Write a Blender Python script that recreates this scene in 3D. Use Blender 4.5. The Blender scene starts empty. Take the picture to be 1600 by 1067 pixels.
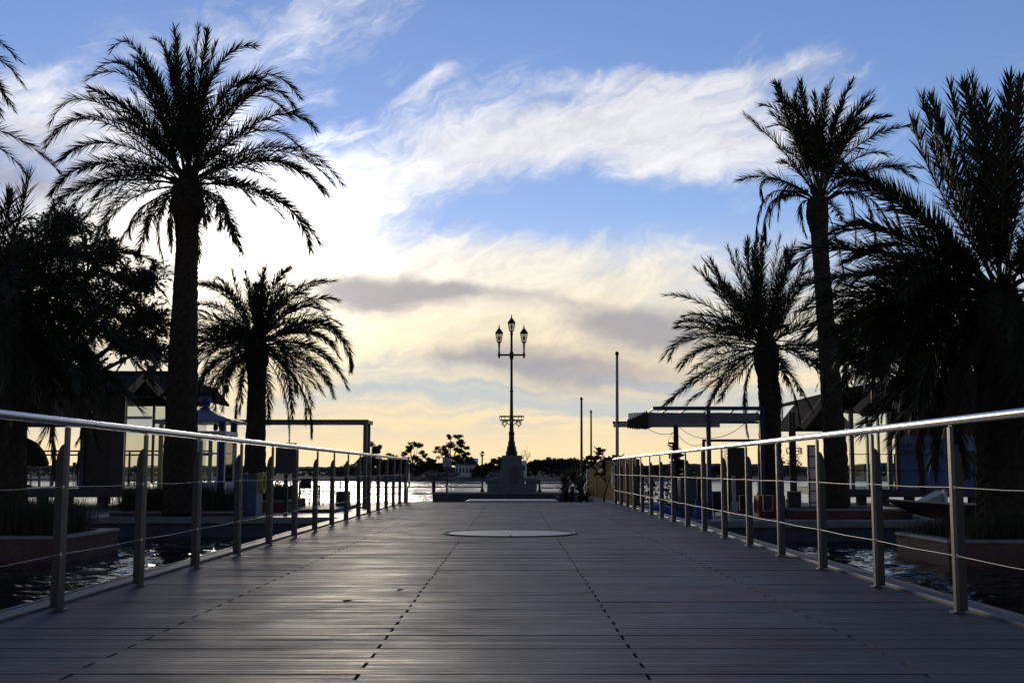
import bpy, math, random
from mathutils import Vector, Matrix
R = math.radians
scene = bpy.context.scene
C = scene.collection
# ------------------------------------------------------------------ camera
F = 1856.0
PITCH = math.atan(201.5 / F)
cp, sp = math.cos(PITCH), math.sin(PITCH)
EYE = 0.8
cam = bpy.data.cameras.new("camera")
cam.sensor_width = 36.0
cam.lens = 36.0 * F / 1600.0
cam.clip_start = 0.05
cam.clip_end = 9000
camo = bpy.data.objects.new("camera", cam)
C.objects.link(camo)
camo.location = (0, 0, EYE)
camo.rotation_euler = (math.pi / 2 + PITCH, 0, 0)
scene.camera = camo

def W(px, py, Y):
    """photo pixel (1600 wide) at depth Y -> x, z"""
    u = (px - 800) / F
    v = (533.5 - py) / F
    t = Y / (cp - v * sp)
    return u * t, EYE + (sp + v * cp) * t
def P(px, py, Y):
    x, z = W(px, py, Y)
    return Vector((x, Y, z))
def X(px, Y, py=735):
    return W(px, py, Y)[0]
def Z(py, Y):
    return W(800, py, Y)[1]

QZ = -0.40      # quay level
BW = -0.86      # basin water level
RW = -1.50      # river level
SUN_AZ, SUN_EL = -10.5, 8.0

# ------------------------------------------------------------------ materials
MATS = {}
def mat(name, col, rough=0.6, metal=0.0, var=0.25, vscale=6.0, bump=0.0, bscale=40.0, stretch=(1, 1, 1),
        translucent=0.0, spec=0.5, coat=0.0):
    if name in MATS:
        return MATS[name]
    m = bpy.data.materials.new(name)
    m.use_nodes = True
    nt = m.node_tree
    b = nt.nodes["Principled BSDF"]
    b.inputs["Roughness"].default_value = rough
    b.inputs["Metallic"].default_value = metal
    b.inputs["Specular IOR Level"].default_value = spec
    b.inputs["Coat Weight"].default_value = coat
    tc = nt.nodes.new("ShaderNodeTexCoord")
    mp = nt.nodes.new("ShaderNodeMapping")
    mp.inputs["Scale"].default_value = stretch
    nt.links.new(tc.outputs["Object"], mp.inputs["Vector"])
    n = nt.nodes.new("ShaderNodeTexNoise")
    n.inputs["Scale"].default_value = vscale
    n.inputs["Detail"].default_value = 6
    n.inputs["Roughness"].default_value = 0.65
    nt.links.new(mp.outputs["Vector"], n.inputs["Vector"])
    r = nt.nodes.new("ShaderNodeValToRGB")
    r.color_ramp.elements[0].position = 0.3
    r.color_ramp.elements[1].position = 0.72
    lo = [max(0, c * (1 - var)) for c in col]
    hi = [min(1, c * (1 + var)) for c in col]
    r.color_ramp.elements[0].color = (*lo, 1)
    r.color_ramp.elements[1].color = (*hi, 1)
    nt.links.new(n.outputs["Fac"], r.inputs["Fac"])
    nt.links.new(r.outputs["Color"], b.inputs["Base Color"])
    if bump > 0:
        n2 = nt.nodes.new("ShaderNodeTexNoise")
        n2.inputs["Scale"].default_value = bscale
        n2.inputs["Detail"].default_value = 4
        nt.links.new(mp.outputs["Vector"], n2.inputs["Vector"])
        bp = nt.nodes.new("ShaderNodeBump")
        bp.inputs["Strength"].default_value = bump
        bp.inputs["Distance"].default_value = 0.02
        nt.links.new(n2.outputs["Fac"], bp.inputs["Height"])
        nt.links.new(bp.outputs["Normal"], b.inputs["Normal"])
    if translucent > 0:
        t = nt.nodes.new("ShaderNodeBsdfTranslucent")
        nt.links.new(r.outputs["Color"], t.inputs["Color"])
        mx = nt.nodes.new("ShaderNodeMixShader")
        mx.inputs[0].default_value = translucent
        out = nt.nodes["Material Output"]
        nt.links.new(b.outputs[0], mx.inputs[1])
        nt.links.new(t.outputs[0], mx.inputs[2])
        nt.links.new(mx.outputs[0], out.inputs["Surface"])
    MATS[name] = m
    return m

def glass_mat(name, tint=(0.9, 0.94, 0.95), refl=1.0):
    m = bpy.data.materials.new(name)
    m.use_nodes = True
    nt = m.node_tree
    nt.nodes.remove(nt.nodes["Principled BSDF"])
    tr = nt.nodes.new("ShaderNodeBsdfTransparent")
    tr.inputs[0].default_value = (*tint, 1)
    gl = nt.nodes.new("ShaderNodeBsdfGlossy")
    gl.inputs["Roughness"].default_value = 0.03
    fr = nt.nodes.new("ShaderNodeFresnel")
    fr.inputs["IOR"].default_value = 1.45
    mx = nt.nodes.new("ShaderNodeMixShader")
    nt.links.new(fr.outputs[0], mx.inputs[0])
    nt.links.new(tr.outputs[0], mx.inputs[1])
    nt.links.new(gl.outputs[0], mx.inputs[2])
    nt.links.new(mx.outputs[0], nt.nodes["Material Output"].inputs["Surface"])
    return m

def water_mat(name, col, scale, strength, dist, rough=0.03, stretch=(1, 1, 1), detail=3):
    m = bpy.data.materials.new(name)
    m.use_nodes = True
    nt = m.node_tree
    b = nt.nodes["Principled BSDF"]
    b.inputs["Base Color"].default_value = (*col, 1)
    b.inputs["Roughness"].default_value = rough
    b.inputs["IOR"].default_value = 1.333
    b.inputs["Specular IOR Level"].default_value = 0.75
    tc = nt.nodes.new("ShaderNodeTexCoord")
    mp = nt.nodes.new("ShaderNodeMapping")
    mp.inputs["Scale"].default_value = stretch
    nt.links.new(tc.outputs["Object"], mp.inputs["Vector"])
    n = nt.nodes.new("ShaderNodeTexNoise")
    n.inputs["Scale"].default_value = scale
    n.inputs["Detail"].default_value = detail
    n.inputs["Roughness"].default_value = 0.5
    n.inputs["Distortion"].default_value = 0.6
    nt.links.new(mp.outputs["Vector"], n.inputs["Vector"])
    n2 = nt.nodes.new("ShaderNodeTexNoise")
    n2.inputs["Scale"].default_value = scale * 0.31
    n2.inputs["Detail"].default_value = 2
    nt.links.new(mp.outputs["Vector"], n2.inputs["Vector"])
    ad = nt.nodes.new("ShaderNodeMath")
    ad.operation = 'ADD'
    nt.links.new(n.outputs["Fac"], ad.inputs[0])
    nt.links.new(n2.outputs["Fac"], ad.inputs[1])
    bp = nt.nodes.new("ShaderNodeBump")
    bp.inputs["Strength"].default_value = strength
    bp.inputs["Distance"].default_value = dist
    nt.links.new(ad.outputs[0], bp.inputs["Height"])
    nt.links.new(bp.outputs["Normal"], b.inputs["Normal"])
    return m

def brick_mat(name, c1, c2, mortar, scale=4.0):
    m = bpy.data.materials.new(name)
    m.use_nodes = True
    nt = m.node_tree
    b = nt.nodes["Principled BSDF"]
    b.inputs["Roughness"].default_value = 0.85
    tc = nt.nodes.new("ShaderNodeTexCoord")
    sx = nt.nodes.new("ShaderNodeSeparateXYZ")
    nt.links.new(tc.outputs["Object"], sx.inputs[0])
    ad = nt.nodes.new("ShaderNodeMath")
    nt.links.new(sx.outputs[0], ad.inputs[0])
    nt.links.new(sx.outputs[1], ad.inputs[1])
    cx = nt.nodes.new("ShaderNodeCombineXYZ")
    nt.links.new(ad.outputs[0], cx.inputs[0])
    nt.links.new(sx.outputs[2], cx.inputs[1])
    br = nt.nodes.new("ShaderNodeTexBrick")
    br.inputs["Color1"].default_value = (*c1, 1)
    br.inputs["Color2"].default_value = (*c2, 1)
    br.inputs["Mortar"].default_value = (*mortar, 1)
    br.inputs["Scale"].default_value = scale
    br.inputs["Mortar Size"].default_value = 0.015
    nt.links.new(cx.outputs[0], br.inputs["Vector"])
    nz = nt.nodes.new("ShaderNodeTexNoise")
    nz.inputs["Scale"].default_value = 3
    nz.inputs["Detail"].default_value = 6
    nt.links.new(tc.outputs["Object"], nz.inputs["Vector"])
    mr = nt.nodes.new("ShaderNodeMapRange")
    mr.inputs["To Min"].default_value = 0.5
    mr.inputs["To Max"].default_value = 1.4
    nt.links.new(nz.outputs["Fac"], mr.inputs["Value"])
    mx = nt.nodes.new("ShaderNodeMix")
    mx.data_type = 'RGBA'
    mx.blend_type = 'MULTIPLY'
    mx.inputs[0].default_value = 1
    nt.links.new(br.outputs["Color"], mx.inputs[6])
    nt.links.new(mr.outputs[0], mx.inputs[7])
    nt.links.new(mx.outputs[2], b.inputs["Base Color"])
    bp = nt.nodes.new("ShaderNodeBump")
    bp.inputs["Strength"].default_value = 0.5
    bp.inputs["Distance"].default_value = 0.01
    nt.links.new(br.outputs["Fac"], bp.inputs["Height"])
    bp.invert = True
    nt.links.new(bp.outputs["Normal"], b.inputs["Normal"])
    MATS[name] = m
    return m

def deck_mat():
    m = bpy.data.materials.new("deck_boards")
    m.use_nodes = True
    nt = m.node_tree
    L = nt.links.new
    b = nt.nodes["Principled BSDF"]
    geo = nt.nodes.new("ShaderNodeNewGeometry")
    tc = nt.nodes.new("ShaderNodeTexCoord")
    mp = nt.nodes.new("ShaderNodeMapping")
    mp.inputs["Scale"].default_value = (0.5, 22, 14)
    L(tc.outputs["Object"], mp.inputs["Vector"])
    # per board offset so the grain breaks at every board
    rnd = nt.nodes.new("ShaderNodeVectorMath")
    rnd.operation = 'MULTIPLY_ADD'
    cmb = nt.nodes.new("ShaderNodeCombineXYZ")
    for i in range(3):
        L(geo.outputs["Random Per Island"], cmb.inputs[i])
    L(cmb.outputs[0], rnd.inputs[0])
    rnd.inputs[1].default_value = (37, 11, 5)
    L(mp.outputs[0], rnd.inputs[2])
    n = nt.nodes.new("ShaderNodeTexNoise")
    n.inputs["Scale"].default_value = 1.6
    n.inputs["Detail"].default_value = 8
    n.inputs["Roughness"].default_value = 0.7
    L(rnd.outputs[0], n.inputs["Vector"])
    big = nt.nodes.new("ShaderNodeTexNoise")
    big.inputs["Scale"].default_value = 1.3
    big.inputs["Detail"].default_value = 8
    big.inputs["Roughness"].default_value = 0.68
    L(tc.outputs["Object"], big.inputs["Vector"])
    r = nt.nodes.new("ShaderNodeValToRGB")
    r.color_ramp.elements[0].position = 0.36
    r.color_ramp.elements[0].color = (0.024, 0.0235, 0.027, 1)
    r.color_ramp.elements[1].position = 0.66
    r.color_ramp.elements[1].color = (0.092, 0.086, 0.088, 1)
    L(n.outputs["Fac"], r.inputs["Fac"])
    mr = nt.nodes.new("ShaderNodeMapRange")
    mr.inputs["To Min"].default_value = 0.78
    mr.inputs["To Max"].default_value = 1.22
    L(geo.outputs["Random Per Island"], mr.inputs["Value"])
    mr2 = nt.nodes.new("ShaderNodeMapRange")
    mr2.inputs["From Min"].default_value = 0.3
    mr2.inputs["From Max"].default_value = 0.7
    mr2.inputs["To Min"].default_value = 0.72
    mr2.inputs["To Max"].default_value = 1.2
    L(big.outputs["Fac"], mr2.inputs["Value"])
    mm = nt.nodes.new("ShaderNodeMath")
    mm.operation = 'MULTIPLY'
    L(mr.outputs[0], mm.inputs[0])
    L(mr2.outputs[0], mm.inputs[1])
    mx = nt.nodes.new("ShaderNodeMix")
    mx.data_type = 'RGBA'
    mx.blend_type = 'MULTIPLY'
    mx.inputs[0].default_value = 1
    L(r.outputs["Color"], mx.inputs[6])
    L(mm.outputs[0], mx.inputs[7])
    L(mx.outputs[2], b.inputs["Base Color"])
    rr = nt.nodes.new("ShaderNodeMapRange")
    rr.inputs["From Min"].default_value = 0.3
    rr.inputs["From Max"].default_value = 0.7
    rr.inputs["To Min"].default_value = 0.36
    rr.inputs["To Max"].default_value = 0.74
    L(n.outputs["Fac"], rr.inputs["Value"])
    rs_ = nt.nodes.new("ShaderNodeMath"); rs_.operation = 'MULTIPLY_ADD'
    L(big.outputs["Fac"], rs_.inputs[0]); rs_.inputs[1].default_value = -0.45; L(rr.outputs[0], rs_.inputs[2])
    ra_ = nt.nodes.new("ShaderNodeMath"); ra_.operation = 'ADD'; L(rs_.outputs[0], ra_.inputs[0]); ra_.inputs[1].default_value = 0.225
    L(ra_.outputs[0], b.inputs["Roughness"])
    b.inputs["Specular IOR Level"].default_value = 0.36
    # fine ribbing along each board
    wv = nt.nodes.new("ShaderNodeTexWave")
    wv.wave_type = 'BANDS'
    wv.bands_direction = 'Y'
    wv.inputs["Scale"].default_value = 18
    wv.inputs["Distortion"].default_value = 0.3
    L(tc.outputs["Object"], wv.inputs["Vector"])
    ad = nt.nodes.new("ShaderNodeMath")
    ad.operation = 'MULTIPLY_ADD'
    L(n.outputs["Fac"], ad.inputs[0])
    ad.inputs[1].default_value = 2.5
    L(wv.outputs["Fac"], ad.inputs[2])
    bp = nt.nodes.new("ShaderNodeBump")
    bp.inputs["Strength"].default_value = 0.5
    bp.inputs["Distance"].default_value = 0.004
    L(ad.outputs[0], bp.inputs["Height"])
    L(bp.outputs["Normal"], b.inputs["Normal"])
    return m

M_LEAF = mat("palm_leaf", (0.030, 0.040, 0.016), 0.5, var=0.4, vscale=3, translucent=0.18, spec=0.3)
M_DEAD = mat("dry_frond", (0.045, 0.032, 0.018), 0.8, var=0.4, vscale=3, translucent=0.1, spec=0.2)
M_PTRUNK = mat("palm_bark", (0.050, 0.038, 0.028), 0.95, var=0.5, vscale=9, bump=0.8, bscale=30, spec=0.2)
M_TLEAF = mat("tree_leaf", (0.026, 0.036, 0.014), 0.55, var=0.45, vscale=2, translucent=0.12, spec=0.3)
M_BARK = mat("tree_bark", (0.05, 0.042, 0.034), 0.9, var=0.4, vscale=7, bump=0.7, spec=0.2)
M_STEEL = mat("brushed_steel", (0.52, 0.515, 0.51), 0.24, 1.0, var=0.08, vscale=30, bump=0.04, bscale=120)
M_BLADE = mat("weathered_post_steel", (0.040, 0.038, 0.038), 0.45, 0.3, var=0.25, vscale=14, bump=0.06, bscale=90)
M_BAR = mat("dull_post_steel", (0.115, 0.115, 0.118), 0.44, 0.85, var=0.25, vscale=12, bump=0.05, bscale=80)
M_CABLE = mat("steel_cable", (0.14, 0.14, 0.14), 0.45, 0.8, var=0.1)
M_IRON = mat("black_iron", (0.018, 0.018, 0.020), 0.5, 0.3, var=0.3, vscale=20, bump=0.1)
M_STONE = mat("grey_stone", (0.20, 0.195, 0.19), 0.85, var=0.22, vscale=5, bump=0.5, bscale=25)
M_STONE_D = mat("dark_quay_stone", (0.10, 0.10, 0.105), 0.85, var=0.3, vscale=4, bump=0.5, bscale=20)
M_CONC = mat("pale_concrete", (0.40, 0.39, 0.37), 0.55, var=0.15, vscale=4, bump=0.2)
M_COPING = mat("coping_stone", (0.22, 0.21, 0.20), 0.5, var=0.2, vscale=3, bump=0.2)
M_PAVE = mat("quay_paving", (0.24, 0.23, 0.215), 0.5, var=0.2, vscale=2.5, bump=0.3)
M_BRICK = brick_mat("planter_brick", (0.15, 0.056, 0.040), (0.10, 0.042, 0.032), (0.10, 0.088, 0.08), 5)
M_DWOOD = mat("dark_wood", (0.050, 0.038, 0.030), 0.7, var=0.35, vscale=4, stretch=(1, 1, 6), bump=0.3)
M_LWOOD = mat("pale_wood", (0.50, 0.41, 0.29), 0.7, var=0.25, vscale=5, stretch=(1, 1, 5), bump=0.2)
M_ROOF = mat("slate_roof", (0.014, 0.016, 0.023), 0.9, var=0.3, vscale=7, bump=0.4, bscale=14, spec=0.02)
M_BLUE = mat("blue_paint", (0.022, 0.045, 0.20), 0.4, var=0.18, vscale=5)
M_BLUED = mat("dark_blue_paint", (0.014, 0.022, 0.075), 0.45, var=0.2, vscale=5)
M_BLUEW = mat("blue_wall_boards", (0.055, 0.12, 0.30), 0.5, var=0.22, vscale=3, stretch=(1, 1, 0.3), bump=0.15)
M_WHITE = mat("white_paint", (0.62, 0.63, 0.66), 0.5, var=0.08, vscale=6)
M_GREYP = mat("grey_powder_coat", (0.09, 0.095, 0.10), 0.5, var=0.12)
M_RED = mat("red_paint", (0.26, 0.012, 0.014), 0.45, var=0.2)
M_YELLOW = mat("faded_yellow_plastic", (0.38, 0.30, 0.02), 0.5, var=0.2)
M_BAMBOO = mat("bamboo_canes", (0.56, 0.39, 0.14), 0.65, var=0.4, vscale=9, stretch=(6, 6, 0.6), bump=0.2, translucent=0.45)
M_FABRIC = mat("canvas_grey", (0.27, 0.275, 0.30), 0.9, var=0.15, vscale=5, translucent=0.12)
M_FABW = mat("canvas_white", (0.5, 0.5, 0.48), 0.9, var=0.1, vscale=5, translucent=0.3)
M_FABD = mat("dark_canvas", (0.03, 0.03, 0.032), 0.9, var=0.2)
M_TARP = mat("blue_tarpaulin", (0.010, 0.035, 0.26), 0.5, var=0.25, vscale=5, bump=0.3, bscale=8)
M_GRASS = mat("ornamental_grass_blades", (0.055, 0.06, 0.024), 0.7, var=0.4, vscale=4, translucent=0.2)
M_SOIL = mat("planter_soil", (0.03, 0.022, 0.015), 0.95, var=0.3, bump=0.5)
M_BANK = mat("marsh_bank", (0.030, 0.030, 0.016), 0.95, var=0.35, vscale=0.25)
M_RIDGE = mat("far_ridge_scrub", (0.026, 0.034, 0.038), 0.95, var=0.3, vscale=0.05)
M_HULL = mat("varnished_hull", (0.035, 0.013, 0.011), 0.3, var=0.3, vscale=4, stretch=(0.5, 4, 4))
M_TERR = mat("terrace_boards", (0.15, 0.13, 0.115), 0.55, var=0.25, vscale=3, stretch=(0.4, 6, 1), bump=0.2)
M_BLACK = mat("black_ink", (0.010, 0.010, 0.014), 0.5, var=0.1)
M_SIGNBLUE = mat("sign_blue", (0.02, 0.05, 0.30), 0.4, var=0.05)
M_SIGNRED = mat("sign_red", (0.30, 0.03, 0.03), 0.4, var=0.05)
M_GLASS = glass_mat("window_glass")
M_LANT = glass_mat("lantern_glass", (0.62, 0.62, 0.6))
M_SMOKE = glass_mat("tinted_glass", (0.75, 0.79, 0.8))
M_DECK = deck_mat()

# ------------------------------------------------------------------ mesh builder
class MB:
    def __init__(s):
        s.v = []; s.f = []; s.mi = []; s.sm = []; s.cur = 0
    def add(s, vs, fs, smooth=False):
        o = len(s.v)
        s.v.extend([tuple(v) for v in vs])
        for f in fs:
            s.f.append(tuple(i + o for i in f)); s.mi.append(s.cur); s.sm.append(smooth)
        return s
    def box(s, x0, x1, y0, y1, z0, z1):
        vs = [(x0, y0, z0), (x1, y0, z0), (x1, y1, z0), (x0, y1, z0), (x0, y0, z1), (x1, y0, z1), (x1, y1, z1), (x0, y1, z1)]
        return s.add(vs, [(0, 3, 2, 1), (4, 5, 6, 7), (0, 1, 5, 4), (1, 2, 6, 5), (2, 3, 7, 6), (3, 0, 4, 7)])
    def bbox(s, x0, x1, y0, y1, z0, z1, b=0.006):
        """box with its upper edges chamfered"""
        x0, x1 = min(x0, x1), max(x0, x1)
        vs = [(x0, y0, z0), (x1, y0, z0), (x1, y1, z0), (x0, y1, z0), (x0, y0, z1 - b), (x1, y0, z1 - b), (x1, y1, z1 - b), (x0, y1, z1 - b),
              (x0 + b, y0 + b, z1), (x1 - b, y0 + b, z1), (x1 - b, y1 - b, z1), (x0 + b, y1 - b, z1)]
        return s.add(vs, [(0, 3, 2, 1), (0, 1, 5, 4), (1, 2, 6, 5), (2, 3, 7, 6), (3, 0, 4, 7),
                          (4, 5, 9, 8), (5, 6, 10, 9), (6, 7, 11, 10), (7, 4, 8, 11), (8, 9, 10, 11)])
    def bar(s, a, b, w, h, up=(0, 0, 1)):
        a = Vector(a); b = Vector(b); t = (b - a).normalized(); up = Vector(up)
        sd = t.cross(up)
        if sd.length < 1e-4:
            sd = t.cross(Vector((1, 0, 0)))
        sd.normalize(); u = sd.cross(t).normalized()
        vs = []
        for p in (a, b):
            for i, j in ((-1, -1), (1, -1), (1, 1), (-1, 1)):
                vs.append(p + sd * (i * w / 2) + u * (j * h / 2))
        return s.add(vs, [(0, 3, 2, 1), (4, 5, 6, 7), (0, 1, 5, 4), (1, 2, 6, 5), (2, 3, 7, 6), (3, 0, 4, 7)])
    def tube(s, pts, r, n=10, cap=True, smooth=True):
        pts = [Vector(p) for p in pts]
        rs = r if isinstance(r, (list, tuple)) else [r] * len(pts)
        vs = []; fs = []
        ref = None
        for i, p in enumerate(pts):
            t = (pts[min(i + 1, len(pts) - 1)] - pts[max(i - 1, 0)]).normalized()
            if ref is None:
                ref = Vector((0, 0, 1)) if abs(t.z) < 0.9 else Vector((1, 0, 0))
            a = t.cross(ref).normalized(); b = a.cross(t).normalized(); ref = b
            for k in range(n):
                an = 2 * math.pi * k / n
                vs.append(p + (a * math.cos(an) + b * math.sin(an)) * rs[i])
        for i in range(len(pts) - 1):
            for k in range(n):
                k2 = (k + 1) % n
                fs.append((i * n + k, i * n + k2, (i + 1) * n + k2, (i + 1) * n + k))
        s.add(vs, fs, smooth)
        if cap:
            s.add(vs[:n], [tuple(range(n))]); s.add(vs[-n:], [tuple(reversed(range(n)))])
        return s
    def lathe(s, prof, c=(0, 0, 0), n=16, smooth=True, sx=1, sy=1, rot=0):
        vs = []; fs = []
        for r, z in prof:
            for k in range(n):
                an = 2 * math.pi * (k + 0.5) / n + rot
                vs.append((c[0] + r * math.cos(an) * sx, c[1] + r * math.sin(an) * sy, c[2] + z))
        for i in range(len(prof) - 1):
            for k in range(n):
                k2 = (k + 1) % n
                fs.append((i * n + k, i * n + k2, (i + 1) * n + k2, (i + 1) * n + k))
        s.add(vs, fs, smooth)
        if prof[0][0] > 1e-4: s.add(vs[:n], [tuple(reversed(range(n)))])
        if prof[-1][0] > 1e-4: s.add(vs[-n:], [tuple(range(n))])
        return s
    def prism(s, poly, y0, y1):
        """polygon of (x, z) extruded along y"""
        n = len(poly)
        vs = [(x, y0, z) for x, z in poly] + [(x, y1, z) for x, z in poly]
        fs = [tuple(range(n)), tuple(reversed(range(n, 2 * n)))]
        for k in range(n):
            k2 = (k + 1) % n
            fs.append((k, n + k, n + k2, k2))
        return s.add(vs, fs)
    def prismx(s, poly, x0, x1):
        n = len(poly)
        vs = [(x0, y, z) for y, z in poly] + [(x1, y, z) for y, z in poly]
        fs = [tuple(reversed(range(n))), tuple(range(n, 2 * n))]
        for k in range(n):
            k2 = (k + 1) % n
            fs.append((k, k2, n + k2, n + k))
        return s.add(vs, fs)
    def build(s, name, m, parent=None, loc=None):
        me = bpy.data.meshes.new(name)
        me.from_pydata(s.v, [], s.f)
        for mm in (m if isinstance(m, (list, tuple)) else [m]):
            me.materials.append(mm)
        me.polygons.foreach_set("material_index", s.mi)
        me.polygons.foreach_set("use_smooth", s.sm)
        me.update()
        o = bpy.data.objects.new(name, me)
        C.objects.link(o)
        if loc is not None: o.location = loc
        if parent is not None:
            o.parent = parent
            o.matrix_parent_inverse = Matrix.Translation(-parent_world(parent))
        return o

def parent_world(o):
    p = Vector(o.location)
    if o.parent is not None and o.get("_rel"): pass
    return p
def tag(o, label=None, cat=None, group=None, kind=None):
    if label: o["label"] = label
    if cat: o["category"] = cat
    if group: o["group"] = group
    if kind: o["kind"] = kind
    return o
def thing(name, label, cat, loc=(0, 0, 0), group=None):
    o = bpy.data.objects.new(name, None)
    C.objects.link(o); o.location = loc; o.empty_display_size = 0.3
    return tag(o, label, cat, group)
def struct(mb, name, m):
    return tag(mb.build(name, m), kind="structure")
def kids(o):
    return [c for c in bpy.data.objects if c.parent == o]
def copy_thing(o, loc, label, rotz=None):
    c = o.copy(); C.objects.link(c); c.location = loc; c["label"] = label
    if rotz is not None: c.rotation_euler = (0, 0, rotz)
    for k in kids(o):
        d = k.copy(); C.objects.link(d); d.parent = c
        for g in kids(k):
            e = g.copy(); C.objects.link(e); e.parent = d
    return c
def text_mb(txt, size, m, parent, origin, depth=0.004, bold=0.0, mirror=False, name="lettering"):
    cu = bpy.data.curves.new("lettering", 'FONT')
    cu.body = txt; cu.size = size; cu.extrude = depth; cu.align_x = 'CENTER'; cu.align_y = 'CENTER'; cu.offset = bold
    t = bpy.data.objects.new("lettering_tmp", cu)
    C.objects.link(t)
    bpy.context.view_layer.update()
    me = bpy.data.meshes.new_from_object(t.evaluated_get(bpy.context.evaluated_depsgraph_get()))
    bpy.data.objects.remove(t)
    me.transform(Matrix.Rotation(math.pi / 2, 4, 'X'))
    if mirror: me.transform(Matrix.Scale(-1, 4, (1, 0, 0))); me.flip_normals()
    me.materials.clear(); me.materials.append(m)
    me.transform(Matrix.Translation(Vector(origin)))
    o = bpy.data.objects.new(name, me); C.objects.link(o); o.parent = parent
    o.matrix_parent_inverse = Matrix.Translation(-Vector(parent.location))
    return o

# ================================================================== SETTING
# riverbed / ground sheet reaching the horizon
g = MB(); g.add([(-4000, -60, -3.2), (4000, -60, -3.2), (4000, 8000, -3.2), (-4000, 8000, -3.2)], [(0, 1, 2, 3)])
struct(g, "ground", M_SOIL)
w = MB(); w.add([(-1500, 46.0, RW), (1500, 46.0, RW), (1500, 262, RW), (-1500, 262, RW)], [(0, 1, 2, 3)])
struct(w, "river", water_mat("river_water", (0.05, 0.06, 0.065), 0.9, 1.0, 0.7, 0.13, (0.5, 0.6, 1)))
from mathutils import noise as mnoise
w = MB()
gx0, gx1, gy0, gy1, gst = -16.0, 16.0, 3.0, 31.5, 0.10
nxw, nyw = int((gx1 - gx0) / gst), int((gy1 - gy0) / gst)
vs = []
for j in range(nyw + 1):
    yv = gy0 + (gy1 - gy0) * j / nyw
    for i in range(nxw + 1):
        xv = gx0 + (gx1 - gx0) * i / nxw
        fade = min(1.0, (xv - gx0) / 1.5, (gx1 - xv) / 1.5, (yv - gy0) / 1.5)
        hgt = 0.036 * mnoise.noise((xv * 1.1, yv * 1.5, 0.3)) + 0.042 * mnoise.noise((xv * 2.3 + 5, yv * 3.1, 1.7)) + 0.016 * mnoise.noise((xv * 4.7, yv * 5.9, 4.1))
        vs.append((xv, yv, BW + hgt * fade))
fs = []
for j in range(nyw):
    for i in range(nxw):
        a = j * (nxw + 1) + i
        fs.append((a, a + 1, a + nxw + 2, a + nxw + 1))
w.add(vs, fs, True)
w.add([(-45, -30, BW), (45, -30, BW), (45, gy0, BW), (-45, gy0, BW)], [(0, 1, 2, 3)])
w.add([(-45, gy0, BW), (gx0, gy0, BW), (gx0, gy1, BW), (-45, gy1, BW)], [(0, 1, 2, 3)])
w.add([(gx1, gy0, BW), (45, gy0, BW), (45, gy1, BW), (gx1, gy1, BW)], [(0, 1, 2, 3)])
struct(w, "basin_water", water_mat("basin_water", (0.010, 0.014, 0.016), 7.0, 0.25, 0.02, 0.005, (0.8, 1.25, 1)))
# quay
q = MB()
q.box(-45, -2.95, 30.35, 45.6, -3.1, QZ); q.box(2.90, 45, 28.15, 45.6, -3.1, QZ); q.box(-2.95, 2.90, 30.6, 45.6, -3.1, QZ)
struct(q, "pavement", M_PAVE)
q = MB()
q.bbox(-45, -2.95, 30.16, 30.75, QZ + 0.004 - 0.12, QZ + 0.035, 0.012)
q.bbox(2.90, 45, 27.96, 28.55, QZ + 0.004 - 0.12, QZ + 0.035, 0.012)
struct(q, "kerb", M_COPING)
q = MB()
q.box(-45, -2.95, 30.30, 30.348, -3.0, QZ - 0.13); q.box(2.90, 45, 28.10, 28.148, -3.0, QZ - 0.13)
struct(q, "quay_wall", mat("basin_wall_render", (0.075, 0.085, 0.115), 0.8, var=0.25, vscale=3, bump=0.2))
# near bank behind the camera so that nothing opens on a void
# far bank
rng = random.Random(5)
b = MB()
nx = 90
rows = [(250, RW - 0.35), (256, RW + 0.1), (262, RW + 0.5), (272, -0.55), (300, -0.4), (420, 0.0), (900, 1.0)]
vs = []
for (Y, z) in rows:
    for i in range(nx + 1):
        x = -1500 + 3000 * i / nx if Y > 400 else -700 + 1400 * i / nx
        vs.append((x, Y + (rng.uniform(-3, 3) if Y < 265 else 0), z + (rng.uniform(-0.1, 0.1) if 250 < Y < 400 else 0)))
fs = []
for r_ in range(len(rows) - 1):
    for i in range(nx):
        a = r_ * (nx + 1) + i
        fs.append((a, a + 1, a + nx + 2, a + nx + 1))
b.add(vs, fs)
struct(b, "terrain", M_BANK)
def ridge(x0, x1, Y, hmin, hmax, step, seed, name):
    rg = random.Random(seed); m = MB(); n = int((x1 - x0) / step)
    tops = []
    h = (hmin + hmax) / 2
    for i in range(n + 1):
        h = min(hmax, max(hmin, h + rg.uniform(-0.4, 0.4)))
        tops.append(h + rg.uniform(-0.25, 0.25))
    vs = []; fs = []
    for i in range(n + 1):
        x = x0 + step * i
        vs += [(x, Y, -2), (x, Y + 4, tops[i] * 0.7), (x, Y + 10, tops[i]), (x, Y + 60, tops[i] * 0.9)]
    for i in range(n):
        for k in range(3):
            a = i * 4 + k
            fs.append((a, a + 4, a + 5, a + 1))
    m.add(vs, fs)
    return struct(m, name, M_RIDGE)
ridge(-420, -60, 600, 2.0, 3.8, 1.6, 3, "hills")
ridge(50, 480, 560, 2.2, 4.4, 1.6, 4, "hills")
ridge(-900, 900, 1300, 4.0, 6.5, 5, 9, "hills")

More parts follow.
